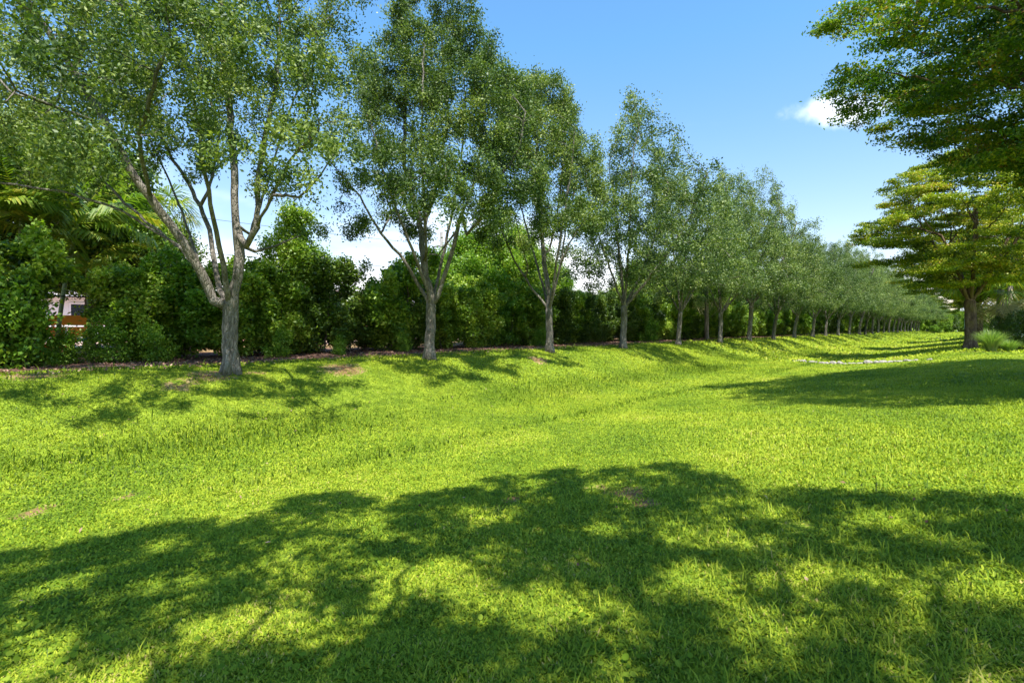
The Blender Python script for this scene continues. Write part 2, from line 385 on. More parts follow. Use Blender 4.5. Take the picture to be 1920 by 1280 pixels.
# mulch bed under the hedge, irregular front edge
ts = np.arange(-12, 165, .25); vs = []; fs = []
K = 12
for i, t in enumerate(ts):
    x, y = td2xy(t, -13.6); e = -13.45 + .45 * float(noise2(np.array(t), np.array(0.), 1.1, 3)) + .18 * float(noise2(np.array(t), np.array(2.), 4, 4))
    for k in range(K):
        d = -18.5 + (e + 18.5) * k / (K - 1); x, y = td2xy(t, d)
        vs.append((x, y, gz(x, y) + (.03 if k < K - 1 else -.02)))
V = np.array(vs); n_ = len(ts)
I = (np.arange(n_ - 1)[:, None] * K + np.arange(K - 1)[None]).ravel()
me = mesh_np('mulch_bed', V, np.stack([I, I + K, I + K + 1, I + 1], 1), None, True)
tag(link('mulch_bed', me, M['mulch']), kind='structure')

# ------------------------------------------------------------------ leaves
def leaf_mesh(name, C, L, W, rng, up=.3, axis_dir=None, fold=.18, tint=None, nrm=None):
    """one folded four-cornered leaf per centre"""
    n = len(C); L = np.broadcast_to(L, n)[:, None]; W = np.broadcast_to(W, n)[:, None]
    N = rng.normal(size=(n, 3)) if nrm is None else nrm + rng.normal(size=(n, 3)) * .35
    N[:, 2] = N[:, 2] + up; N /= np.linalg.norm(N, axis=1)[:, None] + 1e-9
    A = rng.normal(size=(n, 3)) if axis_dir is None else axis_dir + rng.normal(size=(n, 3)) * .45
    A -= N * (A * N).sum(1)[:, None]; A /= np.linalg.norm(A, axis=1)[:, None] + 1e-9
    B = np.cross(N, A)
    v0 = C - A * L * .5; v2 = C + A * L * .5
    v1 = C + B * W * .5 + N * W * fold + A * L * .05; v3 = C - B * W * .5 + N * W * fold + A * L * .05
    V = np.stack([v0, v1, v2, v3], 1).reshape(-1, 3)
    F = np.arange(4 * n).reshape(n, 4)
    if tint is None: tint = rng.uniform(0, 1, n)
    return mesh_np(name, V, F, {'tint': np.repeat(tint, 4)})

# ------------------------------------------------------------------ branching by space colonisation
def grow(pos, par, attr, step=.22, infl=2.2, kill=.38, iters=150, rng=None, tropism=(0, 0, .12), jit=.25):
    pos = [tuple(p) for p in pos]; par = list(par)
    A = np.array(attr, float); Pn = np.array(pos, float)
    D = np.full(len(A), 1e9); Ix = np.zeros(len(A), int)
    def upd(new0):
        nonlocal D, Ix
        Q = Pn[new0:]
        for s in range(0, len(Q), 400):
            q = Q[s:s + 400]
            dd = np.linalg.norm(A[:, None, :] - q[None], axis=2)
            j = dd.argmin(1); m = dd[np.arange(len(A)), j]; b = m < D
            D = np.where(b, m, D); Ix = np.where(b, j + new0 + s, Ix)
    upd(0)
    for it in range(iters):
        act = D < infl
        if not act.any():
            if len(A) == 0: break
            act = D <= D.min() + .3
        idx = Ix[act]; dirs = A[act] - Pn[idx]; dirs /= np.linalg.norm(dirs, axis=1)[:, None] + 1e-9
        u, inv = np.unique(idx, return_inverse=True)
        S = np.zeros((len(u), 3)); np.add.at(S, inv, dirs)
        S /= np.linalg.norm(S, axis=1)[:, None] + 1e-6
        S += rng.normal(size=S.shape) * jit + np.array(tropism); S /= np.linalg.norm(S, axis=1)[:, None]
        new = Pn[u] + S * step; n0 = len(Pn)
        Pn = np.vstack([Pn, new]); par.extend(u.tolist())
        upd(n0)
        keep = D > kill; A = A[keep]; D = D[keep]; Ix = Ix[keep]
        if len(A) == 0: break
    return Pn, np.array(par)
def radii(Pn, par, tip=.006, ex=2.35, rbase=None):
    n = len(Pn); r = np.zeros(n); nch = np.bincount(par[par >= 0], minlength=n)
    acc = np.zeros(n)
    for i in range(n - 1, -1, -1):
        ri = acc[i] if nch[i] else tip ** ex
        acc[i] = ri
        if par[i] >= 0: acc[par[i]] += ri
    r = acc ** (1 / ex)
    if rbase:  # stretch thick end to the wanted trunk radius, keep the tips
        k = math.log(rbase / tip) / math.log(max(r[0], tip * 1.01) / tip)
        r = tip * (r / tip) ** k
    return r, nch
def chains(par, r):
    n = len(par); ch = [[] for _ in range(n)]
    for i, p in enumerate(par):
        if p >= 0: ch[p].append(i)
    out = []; st = [(0, None)]
    while st:
        s, frm = st.pop()
        c = [frm, s] if frm is not None else [s]
        while ch[c[-1]]:
            k = sorted(ch[c[-1]], key=lambda q: -r[q])
            for q in k[1:]: st.append((q, c[-1]))
            c.append(k[0])
        out.append(c)
    return out
def branch_meshes(Pn, par, r, rmin, thick, name1, name2, mat, parent, flare=True, z0=None):
    a, b = MB(), MB()
    for c in chains(par, r):
        rr = [r[c[0]] if j else min(r[c[0]], r[c[1]] * 1.35 if len(c) > 1 else r[c[0]]) for j in range(1)] + [r[q] for q in c[1:]]
        pts = [Pn[q] for q in c]
        k = len(pts)
        while k > 1 and rr[k - 1] < rmin: k -= 1
        if k < 2: continue
        pts, rr = pts[:k], rr[:k]
        big = rr[1] > thick if len(rr) > 1 else False
        ns = 12 if rr[1] > .10 else 8 if rr[1] > .045 else 5 if rr[1] > .015 else 3
        if c[0] == 0 and flare:
            nr = []
            for p, q in zip(pts, rr):
                h = p[2] - (z0 if z0 is not None else pts[0][2])
                nr.append(q * (1 + .55 * math.exp(-max(h, 0) / .16)))
            rr = nr; ns = 16
        a.tube(pts, rr, ns, cap=True, lobe=(c[0] == 0 and flare))
    t = a.build(name1, mat, parent, True)
    return t
def ell_points(rng, ells, dens, shell=.2):
    """points in a union of ellipsoids (centre, radii), denser to the outside"""
    out = []
    for c, rad in ells:
        v = rad[0] * rad[1] * rad[2] * 4.19; n = max(6, int(v * dens))
        q = rng.normal(size=(n, 3)); q /= np.linalg.norm(q, axis=1)[:, None]
        rr = rng.uniform(shell ** 3, 1, n) ** (1 / 3.)
        out.append(np.array(c) + q * rr[:, None] * np.array(rad))
    return np.vstack(out)
def gate(A, rng, scale=1.1, keep=.62):
    """drop attraction points in some pockets so that sky shows through the crown"""
    v = np.zeros(len(A))
    for k in range(7):
        dr = rng.normal(size=3); dr /= np.linalg.norm(dr); v += np.sin(A @ dr * 2 * math.pi / (scale * rng.uniform(.8, 2.2)) + rng.uniform(0, 6.28))
    return A[v < np.quantile(v, keep)]
def shoots(rng, A, n, h=(.5, 1.3)):
    """thin upright shoots on the top of a crown"""
    out = []
    top = A[A[:, 2] > np.quantile(A[:, 2], .45)]
    for k in range(n):
        c = top[rng.randint(len(top))]; near = top[np.hypot(top[:, 0] - c[0], top[:, 1] - c[1]) < .35]; z = near[:, 2].max(); H = rng.uniform(*h)
        m = 7; out.append(np.stack([c[0] + rng.normal(0, .06, m), c[1] + rng.normal(0, .06, m), z + np.linspace(-.2, H, m)], 1))
    return np.vstack(out)
def path_nodes(pos, par, start, pts, step=.22, rng=None, wob=.03):
    """extend the skeleton from node start through pts; returns the index of the last node"""
    cur = start
    for p in pts:
        a = Vector(pos[cur]); b = Vector(p); n = max(1, int((b - a).length / step))
        for k in range(1, n + 1):
            q = a.lerp(b, k / n)
            if k < n and rng is not None: q = q + Vector(rng.normal(size=3) * wob)
            pos.append(tuple(q)); par.append(cur); cur = len(pos) - 1
    return cur
def crown_leaves(Pn, r, nch, rng, n, rmax=.016, spread=.16, L=.075, W=.036, up=.35, flat=1.0, zmin=None, mat=None, parent=None, bias=None, name='crown'):
    cand = np.where(r < rmax)[0]
    if zmin is not None: cand = cand[Pn[cand, 2] > zmin]
    wgt = np.where(nch[cand] == 0, 2.6, 1.0) * rng.uniform(.15, 1.9, len(cand)) ** 1.3
    idx = rng.choice(cand, n, p=wgt / wgt.sum())
    C = Pn[idx] + rng.normal(size=(n, 3)) * np.array([spread, spread, spread * flat])
    clump = rng.uniform(-.22, .22, len(Pn))[idx]
    tint = np.clip(rng.uniform(.1, .9, n) * .7 + .15 + clump, 0, 1)
    me = leaf_mesh(name, C, L * rng.uniform(.6, 1.3, n), W * rng.uniform(.7, 1.3, n), rng, up=up, tint=tint)
    return link(name, me, mat, parent)

PERP = Vector((CT, -ST, 0)); ALONG = Vector((ST, CT, 0))
# ------------------------------------------------------------------ the first oaks, limb by limb
ROWG = 'live oaks in a row along the bank'
def traced_oak(base_px, Y0, trunk_r, fork, limbs, ells, label, seed, nleaf, dens=3.0, L=.075, W=.036, kill=.29, infl=2.0, nshoot=120, keep=.82, spread=.105):
    rng = np.random.RandomState(seed)
    bx, by, bz = P(*base_px, Y0); bz = gz(bx, by)
    root = empty('live_oak', (bx, by, bz), label, 'tree', ROWG)
    o = Vector((bx, by, bz))
    def Q(p):
        x, y, z = P(p[0], p[1], Y0 + (p[2] if len(p) > 2 else 0)); return (x - bx, y - by, z - bz)
    pos = [(0, 0, -.15)]; par = [-1]
    names = {'fork': path_nodes(pos, par, 0, [(0, 0, .12), Q(fork)], .2, rng, .008)}
    RL = {}
    for nm, frm, pts in limbs:
        if ':' in frm:      # part way along an earlier limb
            f, k = frm.split(':'); s, e = names[f + '_range']; st = s + int((e - s) * float(k))
        else: st = names[frm]
        s = len(pos); e = path_nodes(pos, par, st, [Q(p) for p in pts], .22, rng, .012)
        names[nm] = e; names[nm + '_range'] = (s, e)
        r0 = (.066 if frm == 'fork' else .040) * trunk_r / .17
        for q in range(s, e + 1): RL[q] = r0 * (1 - .72 * (q - s) / max(1, e - s))
    E = [(Q(e[:3]), e[3:]) for e in ells]
    attr = ell_points(rng, E, dens)
    attr = attr[attr[:, 2] > 1.9]
    attr = gate(attr, rng, .7, keep); attr = np.vstack([attr, shoots(rng, attr, nshoot, (.3, 1.25))])
    Pn, pr = grow(pos, par, attr, .2, infl, kill, 90, rng, tropism=(0, 0, .42))
    r, nch = radii(Pn, pr, .0055, 2.3, trunk_r)
    for q, v in RL.items(): r[q] = max(r[q], v)
    # keep the clear trunk nearly cylindrical
    branch_meshes(Pn, pr, r, .0058, .04, 'trunk', 'branches', M['oak_bark'], root, z0=0)
    crown_leaves(Pn, r, nch, rng, nleaf, .012, spread, L, W, .35, 1, 1.9, M['oak_leaf'], root)
    return root, len(Pn)
# T1 -- each crown lobe: px, py, depth offset, rx, ry, rz
t1 = traced_oak((432, 692), 10.8, .155, (432, 575), [
    ('A', 'fork', [(446, 520, 0), (450, 480, 0), (441, 400, .1), (438, 300, .2), (430, 200, .3), (419, 110, .5), (415, 0, .6), (410, -90, .7)]),
    ('B', 'A:.16', [(463, 460, -.2), (500, 390, -.6), (522, 345, -.9), (552, 290, -1.2), (598, 245, -1.6)]),
    ('B2', 'B:.25', [(484, 330, -.1), (500, 240, -.1), (520, 150, .2), (525, 60, .2)]),
    ('G', 'A:.14', [(478, 472, .4), (515, 462, .8), (565, 440, 1.2)]),
    ('C', 'fork', [(412, 545, .2), (402, 490, .4), (393, 430, .6), (376, 386, .9), (348, 335, 1.2), (318, 288, 1.6), (285, 220, 2.0), (258, 160, 2.3)]),
    ('C2', 'C:.35', [(390, 360, .9), (404, 300, 1.2), (412, 245, 1.4), (380, 150, 1.6)]),
    ('D', 'fork', [(400, 563, -.1), (374, 505, -.3), (345, 455, -.5), (319, 420, -.6), (282, 370, -.8), (244, 318, -1.0), (206, 244, -1.2), (157, 161, -1.3), (112, 94, -1.5), (75, 37, -1.6)]),
    ('E', 'D:.20', [(322, 452, .4), (285, 424, .6), (225, 371, .9), (190, 335, 1.1), (165, 305, 1.2), (124, 245, 1.4), (80, 200, 1.6)]),
    ('Fb', 'D:.13', [(336, 461, .2), (300, 440, 0), (232, 397, -.3), (180, 378, -.5), (112, 358, -.6), (0, 343, -.8)]),
    ('H', 'D:.55', [(170, 225, -1.6), (100, 200, -2.2), (30, 170, -2.8)]),
    ('K', 'D:.4', [(260, 250, -1.8), (290, 160, -2.4), (320, 60, -2.9)]),
    ('N1', 'fork', [(425, 540, -.2), (415, 480, -.5), (400, 410, -.9), (385, 330, -1.4), (372, 240, -1.9), (360, 150, -2.3)]),
    ('N2', 'D:.12', [(365, 470, .5), (345, 410, .9), (318, 340, 1.3), (280, 260, 1.7), (230, 180, 2.0)]),
    ('N3', 'A:.2', [(470, 440, .6), (492, 370, .9), (520, 280, 1.2), (550, 190, 1.5), (575, 100, 1.7)]),
    ('Lp', 'B:.5', [(560, 370, -2.0), (600, 330, -2.6), (625, 290, -3.0)]),
], [
    (60, 60, -1.2, 2.2, 2.4, 1.5), (200, 40, -1, 2.0, 2.6, 1.5), (300, 110, -1.5, 1.5, 2.0, 1.2), (120, 190, -1.8, 2.2, 1.8, .8), (-60, 150, -1.5, 2.2, 2.2, 1.3),
    (270, 210, 1.2, 1.6, 1.6, .7), (40, 250, .8, 1.6, 1.6, .5), (370, 30, 0, 1.4, 2.2, 1.2), (330, 250, 1.2, 1.0, 1.2, .7), (395, 180, 1.2, 1.0, 1.4, 1.1),
    (440, 90, .3, 1.1, 1.6, 1.1), (530, 70, .2, 1.4, 1.8, 1.3), (620, 60, -.5, .9, 1.6, 1.7), (470, 220, -.2, .9, 1.2, 1.0), (560, 200, -1.0, 1.4, 1.6, .9),
    (620, 230, -1.6, .9, 1.2, 1.1), (590, 320, -2.2, .8, 1.1, .55), (620, 370, -2.0, .5, .6, .35), (560, 300, -1.6, .8, 1.0, .5), (400, 300, 1.2, .6, .9, .7), (390, 250, 1.2, .7, .9, .5), (520, 360, .2, .45, .7, .3),
    (120, 320, -.5, 1.5, 1.0, .35), (0, 330, -.8, 1.0, 1.0, .4), (200, 330, .8, .9, .9, .4), (420, -60, 0, 3.2, 2.6, 1.0), (180, -70, -.8, 3.2, 2.4, 1.0), (580, 430, 1.0, .5, .7, .25),
    (300, 60, -3.0, 2.0, 1.2, 1.0), (480, 130, -2.6, 1.6, 1.0, 1.2), (20, 120, -4.2, 1.6, 1.4, .8), (150, 60, -4.0, 1.5, 1.3, .9), (-60, 240, -3.2, 1.2, 1.6, .6), (60, 290, -2.6, .9, 1.0, .4), (560, 320, -3.4, .9, .9, .4), (330, 310, -3.0, .7, .9, .3), (200, 300, -3.4, 1.2, 1.0, .4), (440, 300, -3.4, .8, .9, .3), (60, 310, -3.8, 1.2, 1.0, .4)],
    'biggest live oak, thick grey trunk forking low into spreading limbs, first of the row', 11, 180000, 3.6, .072, .036)
t2 = traced_oak((805, 672), 14.9, .138, (808, 575), [
    ('Lf', 'fork', [(798, 555, 0), (785, 535, 0), (768, 505, -.2), (750, 477, -.3), (725, 450, -.5), (697, 410, -.7), (675, 367, -.9), (650, 340, -1.2), (622, 307, -1.4)]),
    ('Mm', 'fork', [(808, 550, 0), (796, 505, 0), (790, 450, .1), (784, 400, .2), (770, 350, .2), (757, 311, .2), (759, 240, .3), (761, 131, .3), (754, 40, .4)]),
    ('M2', 'Mm:.2', [(793, 450, .3), (803, 394, .5), (822, 330, .7), (840, 225, .8), (832, 120, .8), (824, 30, .8)]),
    ('Rr', 'fork', [(822, 555, 0), (835, 512, -.1), (847, 475, -.2), (860, 415, -.1), (880, 370, 0), (893, 330, .1), (905, 250, .2), (900, 180, .3)]),
    ('R2', 'Rr:.42', [(875, 440, -.6), (900, 412, -.9), (920, 372, -1.3), (946, 319, -1.7), (975, 277, -2.0), (985, 210, -2.2)]),
    ('N1', 'fork', [(803, 545, -.3), (778, 480, -.8), (745, 400, -1.2), (715, 310, -1.5), (695, 230, -1.6)]),
    ('N2', 'fork', [(815, 550, .4), (830, 480, .8), (848, 400, 1.1), (865, 300, 1.3), (872, 200, 1.3), (870, 130, 1.2)]),
    ('N3', 'Mm:.15', [(800, 470, -.5), (795, 380, -1.0), (790, 280, -1.3), (792, 180, -1.3), (795, 90, -1.1)]),
    ('Rl', 'Rr:.35', [(822, 478, .4), (806, 476, .7), (795, 500, .8)]),
    ('L2', 'Lf:.5', [(735, 400, .6), (715, 340, 1.0), (690, 270, 1.4)]),
    ('Fr', 'Mm:.3', [(805, 400, -1.4), (820, 340, -2.4), (830, 290, -3.2)]),
], [
    (755, 70, .3, .55, .9, 1.3), (822, 55, .6, .45, .8, 1.2), (870, 110, .5, .6, .9, .9), (760, 190, .3, 1.3, 1.6, 1.1), (840, 190, .5, 1.2, 1.6, 1.1), (700, 220, .6, .9, 1.3, .9),
    (925, 170, 0, .8, 1.2, .8), (955, 230, -1.5, 1.0, 1.3, .9), (900, 290, -1, 1.4, 1.6, 1.0), (820, 300, -1.5, 1.3, 1.8, .8), (740, 300, -.4, 1.4, 1.6, .8), (660, 300, -.8, .8, 1.2, .7),
    (660, 390, -1, .55, .9, .7), (700, 430, -.8, .5, .8, .45), (750, 390, .6, .8, 1.1, .6), (850, 370, .5, .8, 1.0, .6), (930, 380, -1.3, .9, 1.2, .6), (990, 330, -1.8, .8, 1.1, .7),
    (770, 440, .5, .5, .6, .35), (855, 330, -3.0, 1.3, 1.1, .7), (740, 340, -2.8, 1.2, 1.2, .7), (650, 440, -.9, .35, .5, .2), (800, 400, -3.4, 1.1, 1.0, .5), (900, 400, -3.0, .9, 1.0, .5)],
    'live oak with three upright limbs and open sky beside it, second of the row', 12, 120000, 5.2, .078, .039, keep=.88, spread=.12)
t3 = traced_oak((1031, 658), 18.9, .125, (1029, 580), [
    ('Lf', 'fork', [(1015, 562, 0), (1000, 545, -.1), (985, 520, -.2), (965, 490, -.4), (950, 455, -.6), (935, 420, -.8), (925, 380, -1)]),
    ('L2', 'Lf:.3', [(990, 500, -1.0), (975, 450, -1.8), (965, 400, -2.6)]),
    ('Mm', 'fork', [(1030, 550, 0), (1022, 505, .1), (1017, 450, .2), (1014, 380, .3), (1010, 300, .4), (1000, 220, .4), (995, 165, .4)]),
    ('M2', 'Mm:.25', [(1030, 470, .6), (1045, 400, .9), (1055, 320, 1.0), (1062, 240, 1.0)]),
    ('Rr', 'fork', [(1038, 550, 0), (1050, 500, -.2), (1068, 455, -.4), (1090, 420, -.6), (1115, 400, -.8), (1140, 370, -1)]),
    ('R2', 'Rr:.35', [(1060, 430, .3), (1075, 370, .5), (1085, 300, .6)]),
    ('N1', 'fork', [(1022, 550, .4), (1005, 490, .8), (985, 420, 1.1), (965, 340, 1.3), (955, 260, 1.3)]),
    ('N2', 'fork', [(1036, 550, -.5), (1045, 480, -1.0), (1058, 400, -1.4), (1072, 310, -1.6), (1078, 240, -1.6)]),
    ('Fr', 'Mm:.3', [(1015, 440, -1.4), (1010, 400, -2.5), (1000, 370, -3.3)]),
], [
    (965, 210, .2, .45, .8, 1.0), (1005, 205, .4, .6, .9, .9), (1060, 240, .8, .6, .9, .9), (985, 260, 0, 1.3, 1.6, 1.1), (1060, 290, .6, 1.2, 1.6, 1.0), (940, 330, -1, 1.2, 1.4, .9),
    (1010, 350, -.6, 1.4, 1.8, 1.0), (1085, 360, 0, 1.0, 1.5, .9), (920, 410, -.8, .8, 1.2, .7), (980, 430, -1.8, 1.1, 1.4, .7), (1050, 420, -.2, 1.0, 1.5, .6), (1115, 390, -.7, .8, 1.1, .7),
    (1090, 440, .4, .6, .9, .4), (930, 460, -.6, .5, .8, .35), (1000, 390, -3.4, 1.5, 1.2, .8), (1080, 410, -3.2, 1.2, 1.1, .7), (930, 430, -3, 1.0, 1.0, .5)],
    'live oak with a slim trunk and steep limbs, third of the row', 13, 85000, 5.2, .088, .044, keep=.88, spread=.13)
print('traced oaks', t1[1], t2[1], t3[1])

# ------------------------------------------------------------------ generic oaks
def oak_proto(seed, H, nl, nleaf, label):
    rng = np.random.RandomState(seed)
    root = empty('live_oak', (0, 0, 0), label, 'tree', ROWG)
    pos = [(0, 0, -.15)]; par = [-1]
    fh = rng.uniform(1.7, 2.2); lean = rng.uniform(.0, .28)
    # local axes: x = across towards the lawn, y = along the row
    fk = path_nodes(pos, par, 0, [(0, 0, .1), (lean * .4, rng.uniform(-.05, .05), fh * .6), (lean, rng.uniform(-.1, .1), fh)], .2, rng, .01)
    a0 = rng.uniform(0, 6.28); RLp = {}
    for k in range(nl + 2):
        a = a0 + k * 2 * math.pi / (nl + 2) + rng.uniform(-.35, .35); sp = rng.uniform(.8, 1.9) if k else .3
        c, s = math.cos(a), math.sin(a)
        e_ = path_nodes(pos, par, fk, [(lean + c * .42 * sp, s * .36 * sp, fh + .9), (lean + c * .9 * sp, s * .75 * sp, fh + 2.1),
                                  (lean + c * 1.4 * sp, s * 1.15 * sp, fh + 3.5), (lean + c * 1.75 * sp, s * 1.45 * sp, fh + 5.2)], .22, rng, .015)
        for q in range(len(pos) - 25, len(pos)): RLp[q] = .045 * (1 - .7 * (q - len(pos) + 25) / 25)
    E = [((.8, 0, H * .52), (3.5, 2.8, 2.2)), ((.4, 0, H * .68), (2.4, 2.2, 2.2)), ((2.3, .2, H * .38), (3.0, 2.4, 1.1)), ((-.6, 0, H * .38), (2.6, 2.7, 1.3)), ((.2, 0, H * .84), (1.2, 1.2, 1.2))]
    for k in range(rng.randint(4, 7)):
        a = rng.uniform(0, 6.28); q = rng.uniform(.3, 1.5)
        E.append(((.2 + q * math.cos(a), q * math.sin(a), H * rng.uniform(.84, .95)), (.38, .38, .9)))
    attr = ell_points(rng, E, 4.4, .2); attr = attr[attr[:, 2] > 2.3]
    attr = gate(attr, rng, .8, .88); attr = np.vstack([attr, shoots(rng, attr, 110, (.3, 1.3))])
    Pn, pr = grow(pos, par, attr, .23, 2.0, .34, 90, rng, tropism=(0, 0, .42))
    r, nch = radii(Pn, pr, .006, 2.3, rng.uniform(.12, .145))
    for q, v in RLp.items(): r[q] = max(r[q], v)
    branch_meshes(Pn, pr, r, .0075, .04, 'trunk', 'branches', M['oak_bark'], root, z0=0)
    crown_leaves(Pn, r, nch, rng, nleaf, .015, .13, .10, .05, .35, 1, 1.9, M['oak_leaf_far'], root)
    return root
protos = [oak_proto(21, 9.3, 4, 54000, ''), oak_proto(22, 9.6, 3, 54000, ''), oak_proto(23, 8.9, 5, 54000, ''), oak_proto(24, 9.8, 4, 54000, '')]
ORD = ['', 'first', 'second', 'third', 'fourth', 'fifth', 'sixth', 'seventh', 'eighth', 'ninth', 'tenth', 'eleventh', 'twelfth', 'thirteenth', 'fourteenth', 'fifteenth', 'sixteenth', 'seventeenth', 'eighteenth', 'nineteenth', 'twentieth']
ORD += ['twenty-' + ORD[k] for k in range(1, 10)] + ['thirtieth'] + ['thirty-' + ORD[k] for k in range(1, 10)]
tree_px = {4: 1168, 5: 1272, 6: 1350, 7: 1404, 8: 1450, 9: 1489, 10: 1524, 11: 1548, 12: 1571, 13: 1592, 14: 1611}
used = set(); rr_ = random.Random(5)
AL = math.atan2(-ST, CT)            # world angle of the across axis
OAKT = {}
TRN = {4: 'dark leaning trunk and many close upright limbs', 5: 'thick dark trunk forking under a wide crown', 6: 'slim shaded trunk', 7: 'pale leaning trunk', 8: 'thin pale straight trunk',
       9: 'thin dark trunk', 10: 'pale trunk leaning towards the lawn'}
for i in range(4, 36):
    u_inf = 890.0
    ud = u_inf - (tree_px[i] - 960) if i in tree_px else 1 / (.00071 + .000263 * (i - 1))
    dd = 11.75 + rr_.uniform(-.15, .15)
    Yt = dd * 960 / (CT * ud); x = (u_inf - ud) / 960 * Yt
    pk = [0, 1, 2, 3][(i * 7 + i // 3) % 4]
    if i == 4: pk = 0
    if i == 5: pk = 1
    rz = AL + rr_.uniform(-.35, .35); s = rr_.uniform(.86, 1.1)
    if i > 16: s *= .97
    lab = f'live oak with {TRN[i]}, {ORD[i]} of the row' if i in TRN else f'grey green live oak, {ORD[i]} of the row counted from the biggest oak'
    if i > 24: lab = 'distant grey green live oak in the last stretch of the row where crowns merge'
    sc = (s * rr_.uniform(.95, 1.06), s * rr_.uniform(.95, 1.06) * rr_.choice((1, -1)), s)
    loc = (x, Yt, gz(x, Yt))
    if pk not in used:
        used.add(pk); o = protos[pk]; o.location = loc; o.rotation_euler = (0, 0, rz); o.scale = sc; o['label'] = lab
    else: copy_tree(protos[pk], loc, rz, sc, lab, ROWG)

# ------------------------------------------------------------------ golden layered trees on the other bank
GOLDG = 'golden leaved spreading trees across the lawn from the oaks'
def plate_attr(rng, plates, n_each):
    out = []
    for c, a, b, h in plates:
        n = n_each; q = rng.uniform(0, 1, n) ** .5; an = rng.uniform(0, 2 * math.pi, n)
        out.append(np.stack([c[0] + a * q * np.cos(an), c[1] + b * q * np.sin(an), c[2] + rng.normal(size=n) * h - .18 * q * q * a], 1))
    return np.vstack(out)
def gold_tree(loc, label, seed, R0, H, fh, tr, nleaf, nplates, vase=0.5, L=.06, W=.03, spread=.12, zlow=2.4, squash=1.0, limbs=6, grp=GOLDG, kill=.3, each=34, leaf='gold_leaf', prof=(.45, .8, 1.0, .78, .35), shade=None):
    rng = np.random.RandomState(seed)
    root = empty('spreading_tree', loc, label, 'tree', grp)
    pos = [(0, 0, -.2)]; par = [-1]
    fk = path_nodes(pos, par, 0, [(0, 0, .15), (.03, 0, fh * .5), (0, .04, fh)], .22, rng, .012)
    for k in range(limbs):
        a = k * 2 * math.pi / limbs + rng.uniform(-.3, .3); c, s = math.cos(a), math.sin(a); q = rng.uniform(.85, 1.1)
        path_nodes(pos, par, fk, [(c * .3, s * .3, fh + .45), (c * R0 * .18 * q, s * R0 * .18 * q, fh + (H - fh) * .22), (c * R0 * .36 * q, s * R0 * .36 * q, fh + (H - fh) * .42)], .25, rng, .03)
    path_nodes(pos, par, fk, [(.2, .1, fh + 1.2), (.1, -.2, fh + (H - fh) * .6)], .25, rng, .04)
    pl = []
    for k in range(nplates):
        a = rng.uniform(0, 2 * math.pi); zz = min(1, max(0, (rng.randint(0, 9) + .5) / 9 + rng.normal(0, .018)))
        # outline of the crown: narrow below, widest at mid height, rounded top
        rad = R0 * (np.interp(zz, [0, .15, .45, .75, 1], list(prof)))
        q = rad * math.sqrt(rng.uniform(.12, 1)) ; sz = rng.uniform(.55, 1.15)
        q = max(0, q - sz * .5)
        pl.append(((q * math.cos(a), q * math.sin(a) * squash, zlow + (H - zlow) * zz - .10 * q), sz, sz, .05))
    attr = plate_attr(rng, pl, each) if shade is None else shade(rng)
    Pn, pr = grow(pos, par, attr, .2, 1.8, kill, 110, rng, tropism=(0, 0, .0), jit=.2)
    r, nch = radii(Pn, pr, .0055, 2.35, tr)
    branch_meshes(Pn, pr, r, .007, .05, 'trunk', 'branches', M['gold_bark'], root, z0=0)
    crown_leaves(Pn, r, nch, rng, nleaf, .014, spread, L, W, 1.0, .30, zlow - .8, M[leaf], root)
    return root
def at_px(px, Y): x = (px - 960) / 960 * Y; return (x, Y, gz(x, Y))
G1 = gold_tree(at_px(1820, 26), 'spreading tree with golden tiered foliage and rough brown trunk beside the grass clump', 31, 5.4, 10.3, 2.4, .24, 150000, 150, L=.115, W=.06, spread=.17, zlow=3.3)
G0 = gold_tree((12.6, 8.7, gz(12.6, 8.7)), 'spreading tree with green and gold boughs hanging into the top corner of view', 32, 6.7, 10.2, 2.8, .3, 420000, 330, L=.085, W=.044, spread=.16, zlow=3.9, limbs=8, leaf='green_bough', prof=(.30, .55, .88, 1.0, .62))
G2 = copy_tree(G1, at_px(1836, 37), 2.1, (1.0, 1.0, .95), 'spreading tree with a dark trunk standing just behind the golden tree by the grass clump', GOLDG)
G3 = copy_tree(G1, at_px(1838, 54), 4.0, .95, 'third spreading tree beyond the golden tree, dark low boughs over the lawn', GOLDG)
G4 = copy_tree(G1, at_px(1832, 74), 1.0, .95, 'distant spreading tree at the far end of the golden tree line', GOLDG)
# the tree behind the photographer that throws the dappled shade
GFC = (.9, -2.6)
def shade_attr(rng):
    n = 9000; q = rng.uniform(-1, 1, (n, 2)) * 6.6; x, y = q[:, 0], q[:, 1]
    an = np.arctan2(y, x); rad = 5.35 * (1 + .05 * np.sin(5 * an + 1) + .04 * np.sin(9 * an + 2.2) + .03 * np.sin(17 * an))
    ok = np.hypot(x, y) < rad
    hole = .50 * noise2(x * .8 + y * .25, y * 1.25, 3.0, 31) + .55 * noise2(x, y, 6.0, 33) + .5 * noise2(x, y, 10.0, 37)
    ok &= hole < .26 - .08 * (np.hypot(x, y) < 4.6)
    x, y = x[ok], y[ok]; z = 4.9 + 3.0 * rng.uniform(0, 1, len(x)) * np.sqrt(np.clip(1 - (np.hypot(x, y) / 6.2) ** 2, .05, 1))
    # the crown leans along the light: gaps run through it from top to bottom
    X = x + 0.0 + .14 * z - GFC[0]; Y = y + .35 - .45 * z - GFC[1]
    return np.stack([X, Y, z], 1)
GF = gold_tree((*GFC, gz(*GFC)), 'spreading tree behind the viewpoint that shades the near lawn', 33, 6.0, 8.6, 3.0, .24, 190000, 74, L=.085, W=.045, spread=.10, zlow=4.6, kill=.30, shade=shade_attr)

